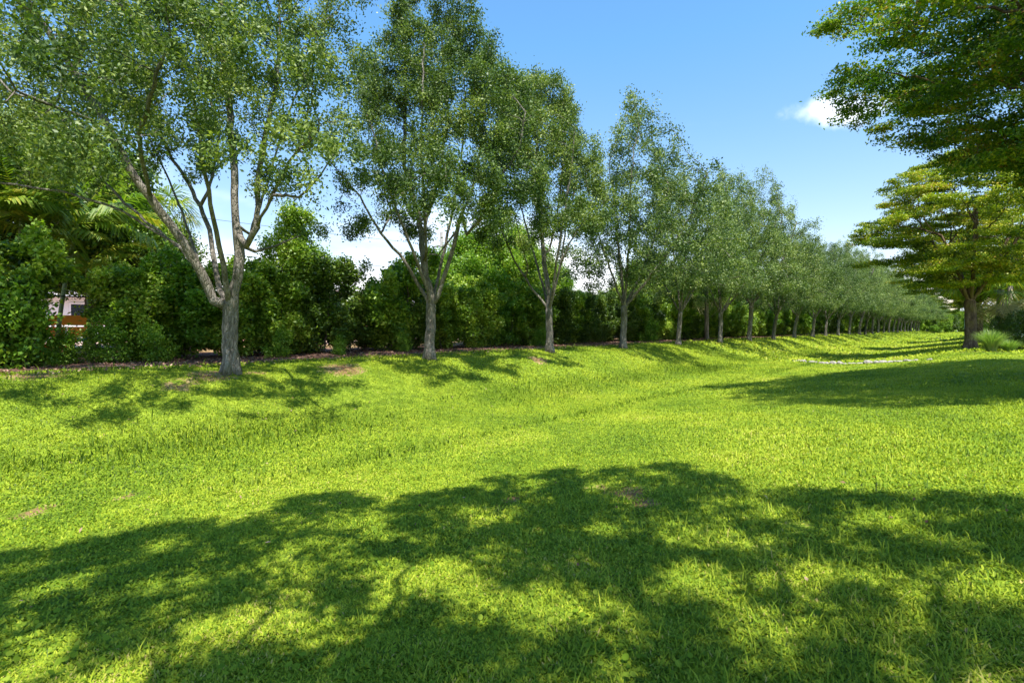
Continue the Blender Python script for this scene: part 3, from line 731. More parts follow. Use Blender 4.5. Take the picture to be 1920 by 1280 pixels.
# ------------------------------------------------------------------ shrubs
def shrub_proto(name, seed, w, h, nleaf, mat, wood, L, W, cat, stems=7, bare=.2, spread=.10, cone=False, dens=9, sets=None, up=.3):
    rng = np.random.RandomState(seed)
    root = empty(name, (0, 0, 0), '', cat)
    pos = [(0, 0, -.05)]; par = [-1]
    for k in range(stems):
        a = rng.uniform(0, 6.28); q = rng.uniform(.1, .45) * w
        path_nodes(pos, par, 0, [(q * .5 * math.cos(a), q * .5 * math.sin(a), h * .15), (q * math.cos(a), q * math.sin(a), h * rng.uniform(.35, .6))], .15, rng, .03)
    if cone: E = [((0, 0, h * .32), (w * .5, w * .5, h * .32)), ((0, 0, h * .58), (w * .40, w * .4, h * .26)), ((.05, 0, h * .8), (w * .24, w * .24, h * .2))]
    else:
        E = [((0, 0, h * .5), (w * .5, w * .5, h * .42))]
        for k in range(7):
            a = rng.uniform(0, 6.28); q = rng.uniform(.1, .42) * w; rr = rng.uniform(.18, .34) * w
            E.append(((q * math.cos(a), q * math.sin(a), h * rng.uniform(bare, .88)), (rr, rr, rr * .8)))
        E.append(((0, 0, h * .2), (w * .42, w * .42, h * .17)))
    attr = ell_points(rng, E, dens * 1.4, .3); attr = attr[attr[:, 2] > .04 * h]
    attr = gate(attr, rng, .75, .66); attr = np.vstack([attr, shoots(rng, attr, 12, (.15, .5))])
    Pn, pr = grow(pos, par, attr, .14, 1.0, .2, 70, rng, jit=.3)
    r, nch = radii(Pn, pr, .004, 2.2, .045)
    a_, b_ = MB(), MB()
    branch_meshes(Pn, pr, r, .0055, .009, 'stems', 'twigs', wood, root, flare=False)
    crown_leaves(Pn, r, nch, rng, nleaf, .012, spread, L, W, up, 1, .05 * h, mat, root, name='foliage')
    return root
HG = 'shrubs of the clipped back hedge'
hp = [shrub_proto('hedge_shrub', 41, 2.1, 3.0, 21000, M['hedge_leaf'], M['shrub_wood'], .105, .062, 'shrub'),
      shrub_proto('hedge_shrub', 42, 2.2, 2.8, 20000, M['hedge_leaf'], M['shrub_wood'], .105, .062, 'shrub'),
      shrub_proto('hedge_shrub', 43, 2.0, 3.1, 17000, M['dark_leaf'], M['shrub_wood'], .095, .05, 'shrub'),
      shrub_proto('hedge_shrub', 44, 2.3, 2.9, 21000, M['bright_leaf'], M['shrub_wood'], .11, .06, 'shrub')]
low_p = shrub_proto('low_shrub', 45, 1.3, 1.0, 3200, M['bright_leaf'], M['shrub_wood'], .08, .045, 'shrub', dens=14)
hused = set(); t = -3.0; k = 0
x1, y1 = -5.94, 10.8; tA = xy2td(x1, y1)[0]; SP = 5.5
cnt = {}
while t < 158:
    far = t > 60
    s = rr_.uniform(.88, 1.1) * (1.0 if not far else 1.35)
    d = -15.3 + rr_.uniform(-.35, .35)
    x, y = td2xy(t, d)
    px = 960 + x / y * 960 if y > .5 else -999
    skip = False
    pk = rr_.choice([0, 0, 1, 2, 2, 3]) if px > 260 else rr_.choice([0, 2, 2])
    if px < 110: s *= 1.0
    # an opening in the hedge where the patio shows through
    if 92 < px < 200: skip = True
    hs = s
    if 640 < px < 740: hs = s * 1.03
    elif px < 1300 and px > 190: hs = s * rr_.uniform(.86, .98)
    gap = (t - tA) / SP; gi = int(math.floor(gap)) + 1; cnt[gi] = cnt.get(gi, 0) + 1
    look = ['glossy mid green', 'mid green', 'dark thin leaved', 'bright yellow green'][pk]
    if gi < 1: lab = f'{look} hedge shrub, {ORD[cnt[gi]]} of those {"just" if gi == 0 else ORD[1 - gi] + " bay"} before the first oak'
    elif gi <= 20: lab = f'{look} hedge shrub, {ORD[cnt[gi]]} of those between the {ORD[gi]} and {ORD[gi + 1]} oaks'
    else: lab = 'hedge shrub in the far stretch of hedge behind the last oaks'
    if gi > 12 and gi <= 20: lab = f'hedge shrub seen between trunks, {ORD[cnt[gi]]} in the bay behind the {ORD[gi]} oak'
    if not skip:
        loc = (x, y, gz(x, y)); rz = rr_.uniform(0, 6.28); sc = (s * 1.12, s * 1.12, hs * 1.0)
        if pk not in hused:
            hused.add(pk); o = hp[pk]; o.location = loc; o.rotation_euler = (0, 0, rz); o.scale = sc; o['label'] = lab; o['group'] = HG
        else: copy_tree(hp[pk], loc, rz, sc, lab, HG)
    t += rr_.uniform(.95, 1.3) * (1 if not far else 1.7); k += 1
BR = 'dark shrubs in the second line of the hedge'
t = 1.0; k = 0
while t < 60:
    x, y = td2xy(t, -17.0 + rr_.uniform(-.3, .3)); px = 960 + x / y * 960 if y > .5 else -999
    gi = max(0, int(math.floor((t - tA) / SP)) + 1)
    if px > 225: copy_tree(hp[2], (x, y, gz(x, y)), rr_.uniform(0, 6), (1.1, 1.1, rr_.uniform(.55, .85)), f'dark shrub in the second hedge line, number {ORD[k + 1]} from the patio opening, behind oak {max(gi, 1)}', BR); k += 1
    t += rr_.uniform(1.3, 2.3)
LG = 'low sprawling shrubs at the hedge foot'
first = True
for px, d, s, lab in [(30, -14.6, 1.25, 'low yellow green shrub at the hedge foot, at the very edge of view'), (72, -14.6, .6, 'small low shrub at the hedge foot beside the patio opening'),
                      (112, -14.7, .62, 'low shrub at the foot of the patio opening, nearer the frame edge'), (172, -14.9, .7, 'low shrub at the foot of the patio opening, on the side of the first oak'), (228, -14.6, .8, 'low bright shrub just past the patio opening'), (300, -14.4, .7, 'low shrub with pale tips before the first oak'),
                      (520, -14.3, .6, 'low shrub at the hedge foot beyond the first oak'), (635, -14.1, .45, 'small low shrub below the tall cone bush'), (1215, -14.0, .9, 'low lime shrub between the fourth and fifth oaks'),
                      (1010, -14.3, .6, 'low shrub at the hedge foot behind the third oak'), (760, -14.2, .5, 'small low shrub at the hedge foot before the second oak')]:
    ud = 1850 - px; Yt = -d * 960 / (CT * ud); x = (px - 960) / 960 * Yt; loc = (x, Yt, gz(x, Yt))
    if first: first = False; low_p.location = loc; low_p.scale = (s, s, s); low_p['label'] = lab; low_p['group'] = LG
    else: copy_tree(low_p, loc, rr_.uniform(0, 6), s, lab, LG)
cone = shrub_proto('cone_bush', 46, 2.7, 4.5, 60000, M['hedge_leaf'], M['shrub_wood'], .09, .05, 'bush', cone=True, spread=.14, dens=8)
cone.location = at_px(548, 16.0); cone['label'] = 'tall conical dark green bush rising above the hedge beside the first oak'
# ------------------------------------------------------------------ background trees
BG = 'garden trees growing beyond the hedge'
def bg_proto(seed, R0, H, nleaf, mat, L, W, name='garden_tree'):
    rng = np.random.RandomState(seed); root = empty(name, (0, 0, 0), '', 'tree', BG)
    pos = [(0, 0, -.1)]; par = [-1]
    fk = path_nodes(pos, par, 0, [(0, 0, .1), (0, .1, H * .25)], .25, rng, .02)
    for k in range(5):
        a = k * 1.256 + rng.uniform(-.3, .3)
        path_nodes(pos, par, fk, [(R0 * .25 * math.cos(a), R0 * .25 * math.sin(a), H * .4), (R0 * .5 * math.cos(a), R0 * .5 * math.sin(a), H * .6)], .25, rng, .04)
    E = [((0, 0, H * .6), (R0, R0, H * .36))]
    for k in range(9):
        a = rng.uniform(0, 6.28); q = rng.uniform(.2, .85) * R0; rr = rng.uniform(.3, .5) * R0
        E.append(((q * math.cos(a), q * math.sin(a), H * rng.uniform(.35, .88)), (rr, rr, rr * .75)))
    attr = ell_points(rng, E, 2.6, .5); attr = attr[attr[:, 2] > .15 * H]
    Pn, pr = grow(pos, par, attr, .28, 2.0, .48, 70, rng)
    r, nch = radii(Pn, pr, .007, 2.3, .14)
    branch_meshes(Pn, pr, r, .009, .04, 'trunk', 'branches', M['shrub_wood'], root, z0=0)
    crown_leaves(Pn, r, nch, rng, nleaf, .018, .22, L, W, .4, 1, .1 * H, mat, root)
    return root
bp = [bg_proto(51, 2.6, 6.2, 55000, M['dark_leaf'], .13, .07), bg_proto(52, 2.2, 5.4, 45000, M['bright_leaf'], .12, .065), bg_proto(53, 2.7, 6.6, 55000, M['hedge_leaf'], .12, .065)]
bused = set()
def put_bg(pk, px, Yt, s, lab, sz=None):
    loc = at_px(px, Yt); sc = (s, s, (sz or s))
    if pk not in bused:
        bused.add(pk); o = bp[pk]; o.location = loc; o.scale = sc; o['label'] = lab; return o
    return copy_tree(bp[pk], loc, rr_.uniform(0, 6.28), sc, lab, BG)
put_bg(0, -60, 15.5, 1.2, 'dark garden tree with palms in front, at the very edge of view')
put_bg(0, 60, 17.5, 1.25, 'dark garden tree behind the leaning palm trunks')
put_bg(2, 165, 18.5, 1.15, 'dense green garden tree above the patio opening')
put_bg(0, 255, 19.5, .9, 'dark rounded garden tree past the fan palm')
put_bg(2, 345, 21.5, .55, 'small green garden tree glimpsed under the first oak')
put_bg(1, 885, 24.0, 1.02, 'bright lime green garden tree behind the second oak')
put_bg(2, 945, 27.0, 1.0, 'mid green garden tree between the second and third oaks')
put_bg(1, 1010, 29.0, .9, 'low lime green garden tree behind the third oak')
put_bg(0, 1085, 34.0, .55, 'small dark garden tree before the grey roofed house')
put_bg(2, 1215, 38.0, .95, 'mid green garden tree beyond the utility pole')
put_bg(1, 1255, 44.0, 1.0, 'yellow green garden tree behind the fifth oak')
tt = 44.0; j = 0
while tt < 150:
    x, y = td2xy(tt, -21 + rr_.uniform(-1.5, 1.5)); px = 960 + 960 * x / y
    put_bg(j % 3, px, y, rr_.uniform(.85, 1.1), f'garden tree behind the hedge, {ORD[j + 1]} beyond the fifth oak in the merged backdrop')
    tt += rr_.uniform(4.5, 6.5); j += 1
# trees that close the far end of the lawn
EG = 'trees closing the far end of the lawn'
for k, (px, Yt, s) in enumerate([(1700, 165, 1.5), (1722, 158, 1.3), (1742, 150, 1.15), (1764, 150, 1.1), (1786, 145, 1.0), (1806, 140, 1.0), (1828, 150, 1.2), (1850, 135, 1.3), (1880, 120, 1.3), (1915, 110, 1.3), (1955, 100, 1.3)]):
    o = put_bg((2, 0, 2)[k % 3], px, Yt, s, 'soft green tree in the far belt closing the end of the lawn'); o['group'] = EG
for k, px in enumerate(range(1690, 1960, 14)):
    Yt = 132 - abs(k - 9) * 1.2
    o = copy_tree(hp[(0, 2, 1)[k % 3]], at_px(px, Yt), k * 1.3, (1.5, 1.5, rr_.uniform(1.1, 1.7)), 'dull green shrub in the low belt closing the lawn end', 'shrubs closing the lawn end')
o = put_bg(1, 1752, 122, .42, 'small yellow green bush standing alone at the lawn end'); o['group'] = EG
put_bg(1, 1855, 46, .62, 'bright lime green tree between the golden tree trunk and the cabbage palm')
put_bg(1, 1840, 60, .8, 'bright green tree behind the twin dark trunks')
put_bg(0, 1960, 36, 1.1, 'dark garden tree above the dark hedge')
put_bg(2, 1900, 52, .95, 'green garden tree behind the cabbage palms')
dk = shrub_proto('dark_hedge_shrub', 47, 2.2, 1.75, 6500, M['dark_leaf'], M['shrub_wood'], .08, .045, 'shrub', dens=10)
DG = 'dark clipped shrubs on the golden tree side'
dk.location = at_px(1912, 25.5); dk['label'] = 'dark clipped shrub beside the tall grass clump and palms'; dk['group'] = DG
copy_tree(dk, at_px(1962, 24.5), 1.0, 1.0, 'dark clipped shrub further along from the grass clump', DG)
copy_tree(dk, at_px(1890, 27.5), 2.0, .85, 'smaller dark shrub directly behind the grass clump', DG)

# ------------------------------------------------------------------ palms
def frond_mesh(name, rng, Lr, droop, nl=30, ll=.5, lw=.035, rise=.7):
    """feather frond along +x"""
    V = []; pts = []
    for k in range(16):
        s = k / 15; pts.append(np.array([Lr * s * (1 - .12 * s * s), 0, rise * Lr * s * .6 - droop * Lr * s * s]))
    pts = np.array(pts); tint = []
    for i in range(15):       # rachis as a thin strip pair
        a, b = pts[i], pts[i + 1]; w0 = .022 * (1 - i / 16); w1 = .022 * (1 - (i + 1) / 16)
        V += [a + [0, w0, 0], a - [0, w0, 0], b - [0, w1, 0], b + [0, w1, 0]]; tint += [.85] * 4
        V += [a + [0, 0, w0], a - [0, 0, w0], b - [0, 0, w1], b + [0, 0, w1]]; tint += [.8] * 4
    for k in range(nl):
        s = .14 + .86 * k / nl; f = s * 15; i = min(int(f), 14); p = pts[i] + (pts[i + 1] - pts[i]) * (f - i)
        le = ll * (math.sin(math.pi * min(1, s * .9 + .12)) ** .6 + .1) * rng.uniform(.85, 1.1)
        for sd in (-1, 1):
            dr = np.array([.55, sd * .85, rng.uniform(-.1, .25)]); dr /= np.linalg.norm(dr)
            mid = p + dr * le * .5; tip = p + dr * le + np.array([.05, 0, -le * rng.uniform(.3, .6)])
            wv = np.cross(dr, [0, 0, 1]); wv = wv / np.linalg.norm(wv) * lw; tt_ = rng.uniform(.2, .8)
            V += [p - wv * .4, mid - wv, mid + wv, p + wv * .4]; tint += [tt_] * 4
            V += [mid - wv, tip - wv * .1, tip + wv * .1, mid + wv]; tint += [tt_] * 4
    V = np.array(V); return mesh_np(name, V, np.arange(len(V)).reshape(-1, 4), {'tint': np.array(tint)})
def fan_mesh(name, rng, pet, rad, nseg=34, droop=.45):
    V = []; tint = []
    tip = np.array([pet, 0, pet * .35])
    for k in range(6):
        a = tip * (k / 6); b = tip * ((k + 1) / 6); V += [a + [0, .018, 0], a - [0, .018, 0], b - [0, .014, 0], b + [0, .014, 0]]; tint += [.7] * 4
    for k in range(nseg):
        an = (k / (nseg - 1) - .5) * 4.3; d = np.array([math.cos(an), math.sin(an), .2 * math.cos(an) + .18 * math.sin(3 * an) + rng.uniform(-.12, .12)]); an += rng.uniform(-.05, .05)
        L = rad * rng.uniform(.85, 1.05) * (1 - .12 * abs(an) / 2.1); wv = np.array([-math.sin(an), math.cos(an), 0]) * rad * .024
        m_ = tip + d * L * .55; e = tip + d * L + np.array([0, 0, -droop * L * rng.uniform(.6, 1.3)]); q = rng.uniform(.2, .8)
        V += [tip - wv * .15, m_ - wv, m_ + wv, tip + wv * .15]; tint += [q] * 4
        V += [m_ - wv, e - wv * .15, e + wv * .15, m_ + wv]; tint += [q] * 4
    V = np.array(V); return mesh_np(name, V, np.arange(len(V)).reshape(-1, 4), {'tint': np.array(tint)})
rngp = np.random.RandomState(77)
FR = [frond_mesh('frond', rngp, 2.3, d_, 34, .55, .03, r_) for d_, r_ in ((.45, 1.2), (.6, .9), (.35, 1.5))]
for f in FR: f.materials.append(M['palm_leaf'])
FN = [fan_mesh('frond', rngp, 1.1, .85), fan_mesh('frond', rngp, 1.0, .8, droop=.6)]
for f in FN: f.materials.append(M['palm_leaf'])
FD = [fan_mesh('dead_frond', rngp, .9, .7, 20, 1.0)]; FD[0].materials.append(M['dry_palm'])
def palm(name, loc, label, h, tr, nf, kind, lean=(0, 0), s=1.0, dead=0, mat='palm_bark', grp='palms in the gardens beyond the hedge', seed=1):
    rg = random.Random(seed); root = empty(name, loc, label, 'palm', grp)
    tb = MB(); pts = [(lean[0] * (k / 10) ** 1.5, lean[1] * (k / 10) ** 1.5, -.1 + (h + .1) * k / 10) for k in range(11)]
    tb.tube(pts, [tr * (1.25 if k == 0 else 1.0 - .02 * k + .03 * (k % 2)) for k in range(11)], 10); tb.build('trunk', M[mat], root, True)
    top = Vector(pts[-1])
    for k in range(nf):
        m_ = rg.choice(FR if kind == 'feather' else FN)
        o = bpy.data.objects.new('frond', m_); COL.objects.link(o); o.parent = root; o.location = top
        el = rg.uniform(-.5, .75) if kind == 'fan' else rg.uniform(-.45, .5)
        o.rotation_euler = (rg.uniform(-.2, .2), -el, k * 2.4 + rg.uniform(-.3, .3)); q = s * rg.uniform(.8, 1.1); o.scale = (q, q, q)
    for k in range(dead):
        o = bpy.data.objects.new('dead_frond', FD[0]); COL.objects.link(o); o.parent = root; o.location = top - Vector((0, 0, .1))
        o.rotation_euler = (rg.uniform(-.2, .2), rg.uniform(.8, 1.3), k * 2.1 + rg.uniform(-.3, .3)); o.scale = (s,) * 3
    return root
palm('feather_palm', at_px(28, 13.6), 'slender palm with a smooth green trunk at the very edge of view', 3.9, .06, 12, 'feather', (.1, .1), 1.0, mat='green_stem', seed=1)
palm('feather_palm', at_px(60, 13.9), 'slender green palm next to the first, its trunk leaning away', 3.3, .05, 11, 'feather', (.3, 0), .9, mat='green_stem', seed=2)
palm('feather_palm', at_px(105, 14.0), 'arching bright feather palm above the patio opening', 3.7, .055, 13, 'feather', (.5, .1), 1.1, mat='green_stem', seed=3)
palm('feather_palm', at_px(170, 14.4), 'yellowish feather palm under the lowest limb of the first oak', 2.6, .05, 11, 'feather', (-.2, .1), .9, mat='green_stem', seed=4)
palm('fan_palm', at_px(-30, 12.9), 'fan palm with wide stiff leaves cut by the frame edge', 5.6, .13, 16, 'fan', (0, 0), 1.1, seed=5)
palm('fan_palm', at_px(225, 19.5), 'grey fan palm whose leaves show beside the long oak limb', 4.4, .13, 18, 'fan', (.1, 0), 1.1, dead=4, seed=6)
palm('fan_palm', at_px(290, 20.5), 'fan palm with spiky grey leaves against the sky under the first oak', 4.9, .13, 18, 'fan', (0, 0), 1.2, dead=4, seed=7)
palm('fan_palm', at_px(955, 31), 'pale fan palm between the second and third oaks', 4.2, .15, 18, 'fan', (0, 0), 1.15, dead=6, seed=8)
palm('fan_palm', at_px(1325, 34), 'fan palm with drooping leaves behind the sixth oak', 3.6, .15, 18, 'fan', (0, 0), 1.3, dead=5, seed=9)
palm('fan_palm', at_px(1232, 34), 'bushy fan palm between the fourth and fifth oaks', 3.2, .15, 18, 'fan', (0, 0), 1.3, seed=10)
PG = 'cabbage palms beside the golden tree'
palm('cabbage_palm', at_px(1873, 28.5), 'cabbage palm with a rough brown trunk and hanging dead leaves behind the grass clump', 3.2, .19, 22, 'fan', (.1, 0), 1.5, dead=10, grp=PG, seed=11)
palm('cabbage_palm', at_px(1886, 32), 'second cabbage palm, thinner and half hidden behind the brown trunked palm', 3.7, .15, 20, 'fan', (.3, 0), 1.5, dead=8, grp=PG, seed=12)
palm('cabbage_palm', at_px(1925, 34), 'tall cabbage palm at the frame edge over the dark shrubs', 4.8, .16, 22, 'fan', (.1, 0), 1.6, dead=8, grp=PG, seed=13)

# ------------------------------------------------------------------ tall ornamental grass clump
def grass_clump(loc, label, seed, n, h, spread):
    rg = np.random.RandomState(seed); V = []; tint = []
    for k in range(n):
        a = rg.uniform(0, 6.28); ln = rg.uniform(.15, 1.0) * spread; H = h * rg.uniform(.7, 1.1); c, s = math.cos(a), math.sin(a)
        r0 = rg.uniform(0, .18); q = rg.uniform(.1, .9); w_ = .011
        pr = None
        for j in range(6):
            f = j / 5; p = np.array([c * (r0 + ln * f ** 1.8), s * (r0 + ln * f ** 1.8), H * (f - .28 * f ** 3 * ln / spread)])
            ww = np.array([-s, c, 0]) * w_ * (1 - .85 * f)
            if pr is not None: V += [pr[0] - pr[1], pr[0] + pr[1], p + ww, p - ww]; tint += [q] * 4
            pr = (p, ww)
    V = np.array(V); me = mesh_np('grass_clump', V, np.arange(len(V)).reshape(-1, 4), {'tint': np.array(tint)})
    o = link('grass_clump', me, M['reed']); o.location = loc; tag(o, label, 'ornamental grass'); return o
grass_clump(at_px(1858, 22.5), 'tall clump of arching pale green ornamental grass beside the golden tree trunk', 3, 900, 1.05, .75)
grass_clump(at_px(1893, 22.8), 'lower clump of ornamental grass in front of the dark shrubs', 4, 500, .6, .55)

# ------------------------------------------------------------------ stones across the lawn
rg = random.Random(9); RG = 'pale stones laid in a line across the lawn'
def stone_mesh(seed):
    r_ = random.Random(seed); import bmesh
    bm = bmesh.new(); bmesh.ops.create_icosphere(bm, subdivisions=2, radius=1)
    for v in bm.verts:
        n_ = v.co.normalized(); k_ = 1 + .28 * math.sin(3 * n_.x + seed) * math.cos(2.5 * n_.y + 2 * seed) + r_.uniform(-.10, .10)
        v.co = n_ * k_; v.co.z *= .62
    me = bpy.data.meshes.new('stone'); bm.to_mesh(me); bm.free(); me.materials.append(M['rock']); return me
SM = [stone_mesh(s) for s in range(6)]
g0 = G(1488, 677); g1 = G(1722, 677)
for k in range(64):
    f = (k + rg.uniform(-.4, .4)) / 63; x = g0[0] + (g1[0] - g0[0]) * f + rg.uniform(-.1, .1); y = g0[1] + (g1[1] - g0[1]) * f + rg.uniform(-.9, .9)
    o = bpy.data.objects.new('stone', SM[k % 6]); COL.objects.link(o); s = rg.uniform(.05, .12) if rg.random() < .8 else rg.uniform(.12, .18)
    o.location = (x, y, gz(x, y) + s * .25); o.scale = (s * rg.uniform(.9, 1.5), s, s); o.rotation_euler = (rg.uniform(-.3, .3), rg.uniform(-.3, .3), rg.uniform(0, 6))
    tag(o, 'pale rough stone in the line laid across the lawn bottom', 'stone', RG)

# ------------------------------------------------------------------ houses, patio, pole, fence
def house(loc, rz, w, dpt, h, rise, wall, roof, label, wins, door=None, gable=False):
    root = empty('house', loc, label, 'house', rz=rz)
    b = MB(); b.box(-w / 2, w / 2, 0, dpt, -.3, h)
    if gable:
        b.add([(-w / 2, 0, h), (w / 2, 0, h), (0, 0, h + rise)], [(0, 1, 2)]); b.add([(-w / 2, dpt, h), (w / 2, dpt, h), (0, dpt, h + rise)], [(1, 0, 2)])
    b.build('wall', M[wall], root)
    r_ = MB(); o = .5; t_ = .14
    if gable:
        for sg in (-1, 1):
            x0 = sg * (w / 2 + o); z0 = h - rise * o / (w / 2)
            vs = [(0, -o, h + rise), (0, dpt + o, h + rise), (x0, dpt + o, z0), (x0, -o, z0)]
            vs = [(a, b_, c + .01) for a, b_, c in vs] + [(a, b_, c + t_) for a, b_, c in vs]
            r_.add(vs, [(0, 1, 2, 3), (7, 6, 5, 4), (0, 4, 5, 1), (1, 5, 6, 2), (2, 6, 7, 3), (3, 7, 4, 0)])
    else:
        x0, x1, y0, y1 = -w / 2 - o, w / 2 + o, -o, dpt + o; q = dpt / 2 * .95
        r_.add([(x0, y0, h + .01), (x1, y0, h + .01), (x1, y1, h + .01), (x0, y1, h + .01), (x0 + q + o, dpt / 2, h + rise), (x1 - q - o, dpt / 2, h + rise)],
               [(0, 1, 5, 4), (1, 2, 5), (2, 3, 4, 5), (3, 0, 4), (3, 2, 1, 0)])
    ro = r_.build('roof', M[roof], root)
    f_ = MB(); f_.box(-w / 2 - o, w / 2 + o, -o - .03, -o + .0, h - .2, h + .0)
    if not gable: f_.build('fascia', M['trim'], ro)
    for (x, z, ww, hh) in wins:
        fr = MB()
        for a in ((x - ww / 2 - .08, x + ww / 2 + .08, z - .08, z), (x - ww / 2 - .08, x + ww / 2 + .08, z + hh, z + hh + .08), (x - ww / 2 - .08, x - ww / 2, z, z + hh), (x + ww / 2, x + ww / 2 + .08, z, z + hh), (x - .025, x + .025, z, z + hh)):
            fr.box(a[0], a[1], -.06, .0 - .003, a[2], a[3])
        fo = fr.build('window', M['trim'], root)
        g_ = MB(); g_.box(x - ww / 2, x + ww / 2, -.02, -.004, z, z + hh); g_.build('pane', M['glass'], fo)
    if door is not None:
        d_ = MB(); d_.box(door - .5, door + .5, -.05, -.004, 0, 2.1); d_.build('door', M['door'], root)
    return root
face = math.atan2(CT, ST) - math.pi / 2     # turn a house so its front looks along the row
RZ = -TH + math.pi / 2 - math.pi / 2
def hloc(px, Yt): x, y, z = at_px(px, Yt); return (x, y, gz(x, y))
hx = R(90) - TH   # long side parallel to the row
house(hloc(170, 27), hx, 11, 7, 2.55, 1.7, 'wall_white', 'roof_grey', 'white house with a pale eave glimpsed through the hedge by the patio', [(-3, .9, 1.4, 1.1), (0, .9, 1.6, 1.1), (3.2, .9, 1.2, 1.1)], 4.6)
house(hloc(655, 36), hx, 15, 8, 2.5, 1.2, 'wall_peach', 'roof_brown', 'peach walled house hidden behind the hedge past the cone bush', [(-5, .9, 1.6, 1.1), (-1, .9, 1.6, 1.1), (3.5, .9, 1.6, 1.1)], 6)
house(hloc(905, 40), hx, 10, 8, 2.6, 1.9, 'wall_white', 'roof_grey', 'white house hidden behind the hedge near the second oak', [(-3, .9, 1.5, 1.1), (1, .9, 1.5, 1.1)], 3.6)
house(hloc(1110, 50), hx, 13, 9, 2.7, 2.3, 'wall_peach', 'roof_grey', 'house with a grey roof ridge showing in the gap between the third and fourth oaks', [(-4, .9, 1.6, 1.1), (1, .9, 1.6, 1.1)], 4)
house(hloc(1160, 41), hx - R(70), 5.0, 6, 2.4, 1.6, 'wall_white', 'roof_grey', 'small white gabled outbuilding beside the fourth oak trunk', [(0, .9, 1.2, 1.0)], None, True)
house(hloc(1945, 44), R(-40), 9, 8, 2.8, 1.8, 'wall_blue', 'roof_grey', 'pale blue house peeping over the dark shrubs at the frame edge', [(-2.4, .9, 1.4, 1.2), (1.8, .9, 1.4, 1.2)], 0)
# patio paving
pm = MB(); 
x0, y0 = td2xy(3.0, -18.6)
vs = []
for tt_ in np.arange(-8, 75, 2.0):
    for dd in (-44, -40, -36, -32, -28, -24): x, y = td2xy(tt_, dd); vs.append((x, y, gz(x, y) + .02))
nn_ = len(vs) // 6; fs = [(i * 6 + k, (i + 1) * 6 + k, (i + 1) * 6 + k + 1, i * 6 + k + 1) for i in range(nn_ - 1) for k in range(5)]
pm.add(vs, fs); M['patio'] = flatmat('patio', (.50, .33, .26), .9, .25, 1.5); tag(pm.build('patio_paving', M['patio']), kind='structure')
# children's play structure
px0 = at_px(135, 15.8)
ps = empty('play_structure', px0, "orange and blue children's play structure behind the gap in the hedge", 'playset', rz=R(20), s=.8)
a = MB()
for sx in (-.75, .75):
    for sy in (-.4, .4): a.box(sx - .04, sx + .04, sy - .04, sy + .04, 0, 1.15)
a.build('frame', M['white_plastic'], ps)
a = MB(); a.box(-.85, .85, -.5, .5, .50, .62); a.build('deck', M['blue'], ps)
for x_, ww in ((-.38, .34), (.38, .34)):
    a = MB(); a.box(x_ - ww, x_ + ww, -.475, -.445, .66, 1.06); a.build('panel', M['orange'], ps)
a = MB(); a.add([(-.3, -.5, .55), (.3, -.5, .55), (.3, -1.7, .06), (-.3, -1.7, .06), (-.3, -.5, .49), (.3, -.5, .49), (.3, -1.7, .0), (-.3, -1.7, .0)], [(0, 3, 2, 1), (4, 5, 6, 7), (0, 1, 5, 4), (1, 2, 6, 5), (2, 3, 7, 6), (3, 0, 4, 7)])
for sg in (-1, 1):
    x_ = sg * .32; a.add([(x_ - .02, -.5, .72), (x_ + .02, -.5, .72), (x_ + .02, -1.7, .22), (x_ - .02, -1.7, .22), (x_ - .02, -.5, .49), (x_ + .02, -.5, .49), (x_ + .02, -1.7, 0), (x_ - .02, -1.7, 0)], [(0, 3, 2, 1), (4, 5, 6, 7), (0, 1, 5, 4), (1, 2, 6, 5), (2, 3, 7, 6), (3, 0, 4, 7)])
a.build('slide', M['orange'], ps)
a = MB(); a.add([(-.9, -.55, 1.12), (.9, -.55, 1.12), (.9, .55, 1.12), (-.9, .55, 1.12), (-.9, 0, 1.5), (.9, 0, 1.5)], [(0, 1, 5, 4), (2, 3, 4, 5), (1, 2, 5), (3, 0, 4), (3, 2, 1, 0)]); a.build('canopy', M['orange'], ps)
# black mesh fence behind the hedge
t0_ = -4.0; fe = empty('garden_fence', (*td2xy(t0_, -18.3), 0.75), 'thin black metal fence running behind the hedge', 'fence')
ox, oy = td2xy(t0_, -18.3)
for k in range(24):
    x, y = td2xy(t0_ + k * 2.4, -18.3); a = MB(); a.tube([(x - ox, y - oy, -.1), (x - ox, y - oy, 1.75)], .035, 8); a.build('post', M['black_metal'], fe)
xe, ye = td2xy(t0_ + 23 * 2.4, -18.3)
a = MB()
for z in (.25, 1.68): a.tube([(0, 0, z), (xe - ox, ye - oy, z)], .02, 6)
a.build('rail', M['black_metal'], fe)
# utility poles and their wires
UG = 'utility poles beyond the gardens'
def pole(px, Yt, label):
    x, y, z = at_px(px, Yt); r_ = empty('utility_pole', (x, y, z), label, 'utility pole', UG, rz=hx)
    a = MB(); a.tube([(0, 0, -.2), (0, 0, 9.4)], [.19, .14], 12); a.build('shaft', M['pole_wood'], r_, True)
    a = MB(); a.box(-.06, .06, -1.1, 1.1, 8.1, 8.22); a.build('crossarm', M['pole_wood'], r_)
    for yy in (-.9, .9):
        a = MB(); a.tube([(0, yy, 8.22), (0, yy, 8.3), (0, yy, 8.42)], [.05, .07, .03], 8); a.build('insulator', M['white_plastic'], r_)
    return Vector((x, y, z))
D0 = 36.0
pl_ = []
for k, tt_ in enumerate((-20, 29.5, 79, 128)):
    x, y = td2xy(tt_, -D0); px = 960 + 960 * x / y if y > 1 else 0
    r_ = None
    x_, y_, z_ = x, y, gz(x, y)
    if k in (0,): pl_.append(Vector((x_, y_, z_))); continue
    pl_.append(pole(px, y, ['', 'grey wooden utility pole behind the cone bush', 'grey wooden utility pole rising between the third and fourth oaks', 'distant utility pole behind the merged oak crowns'][k]))
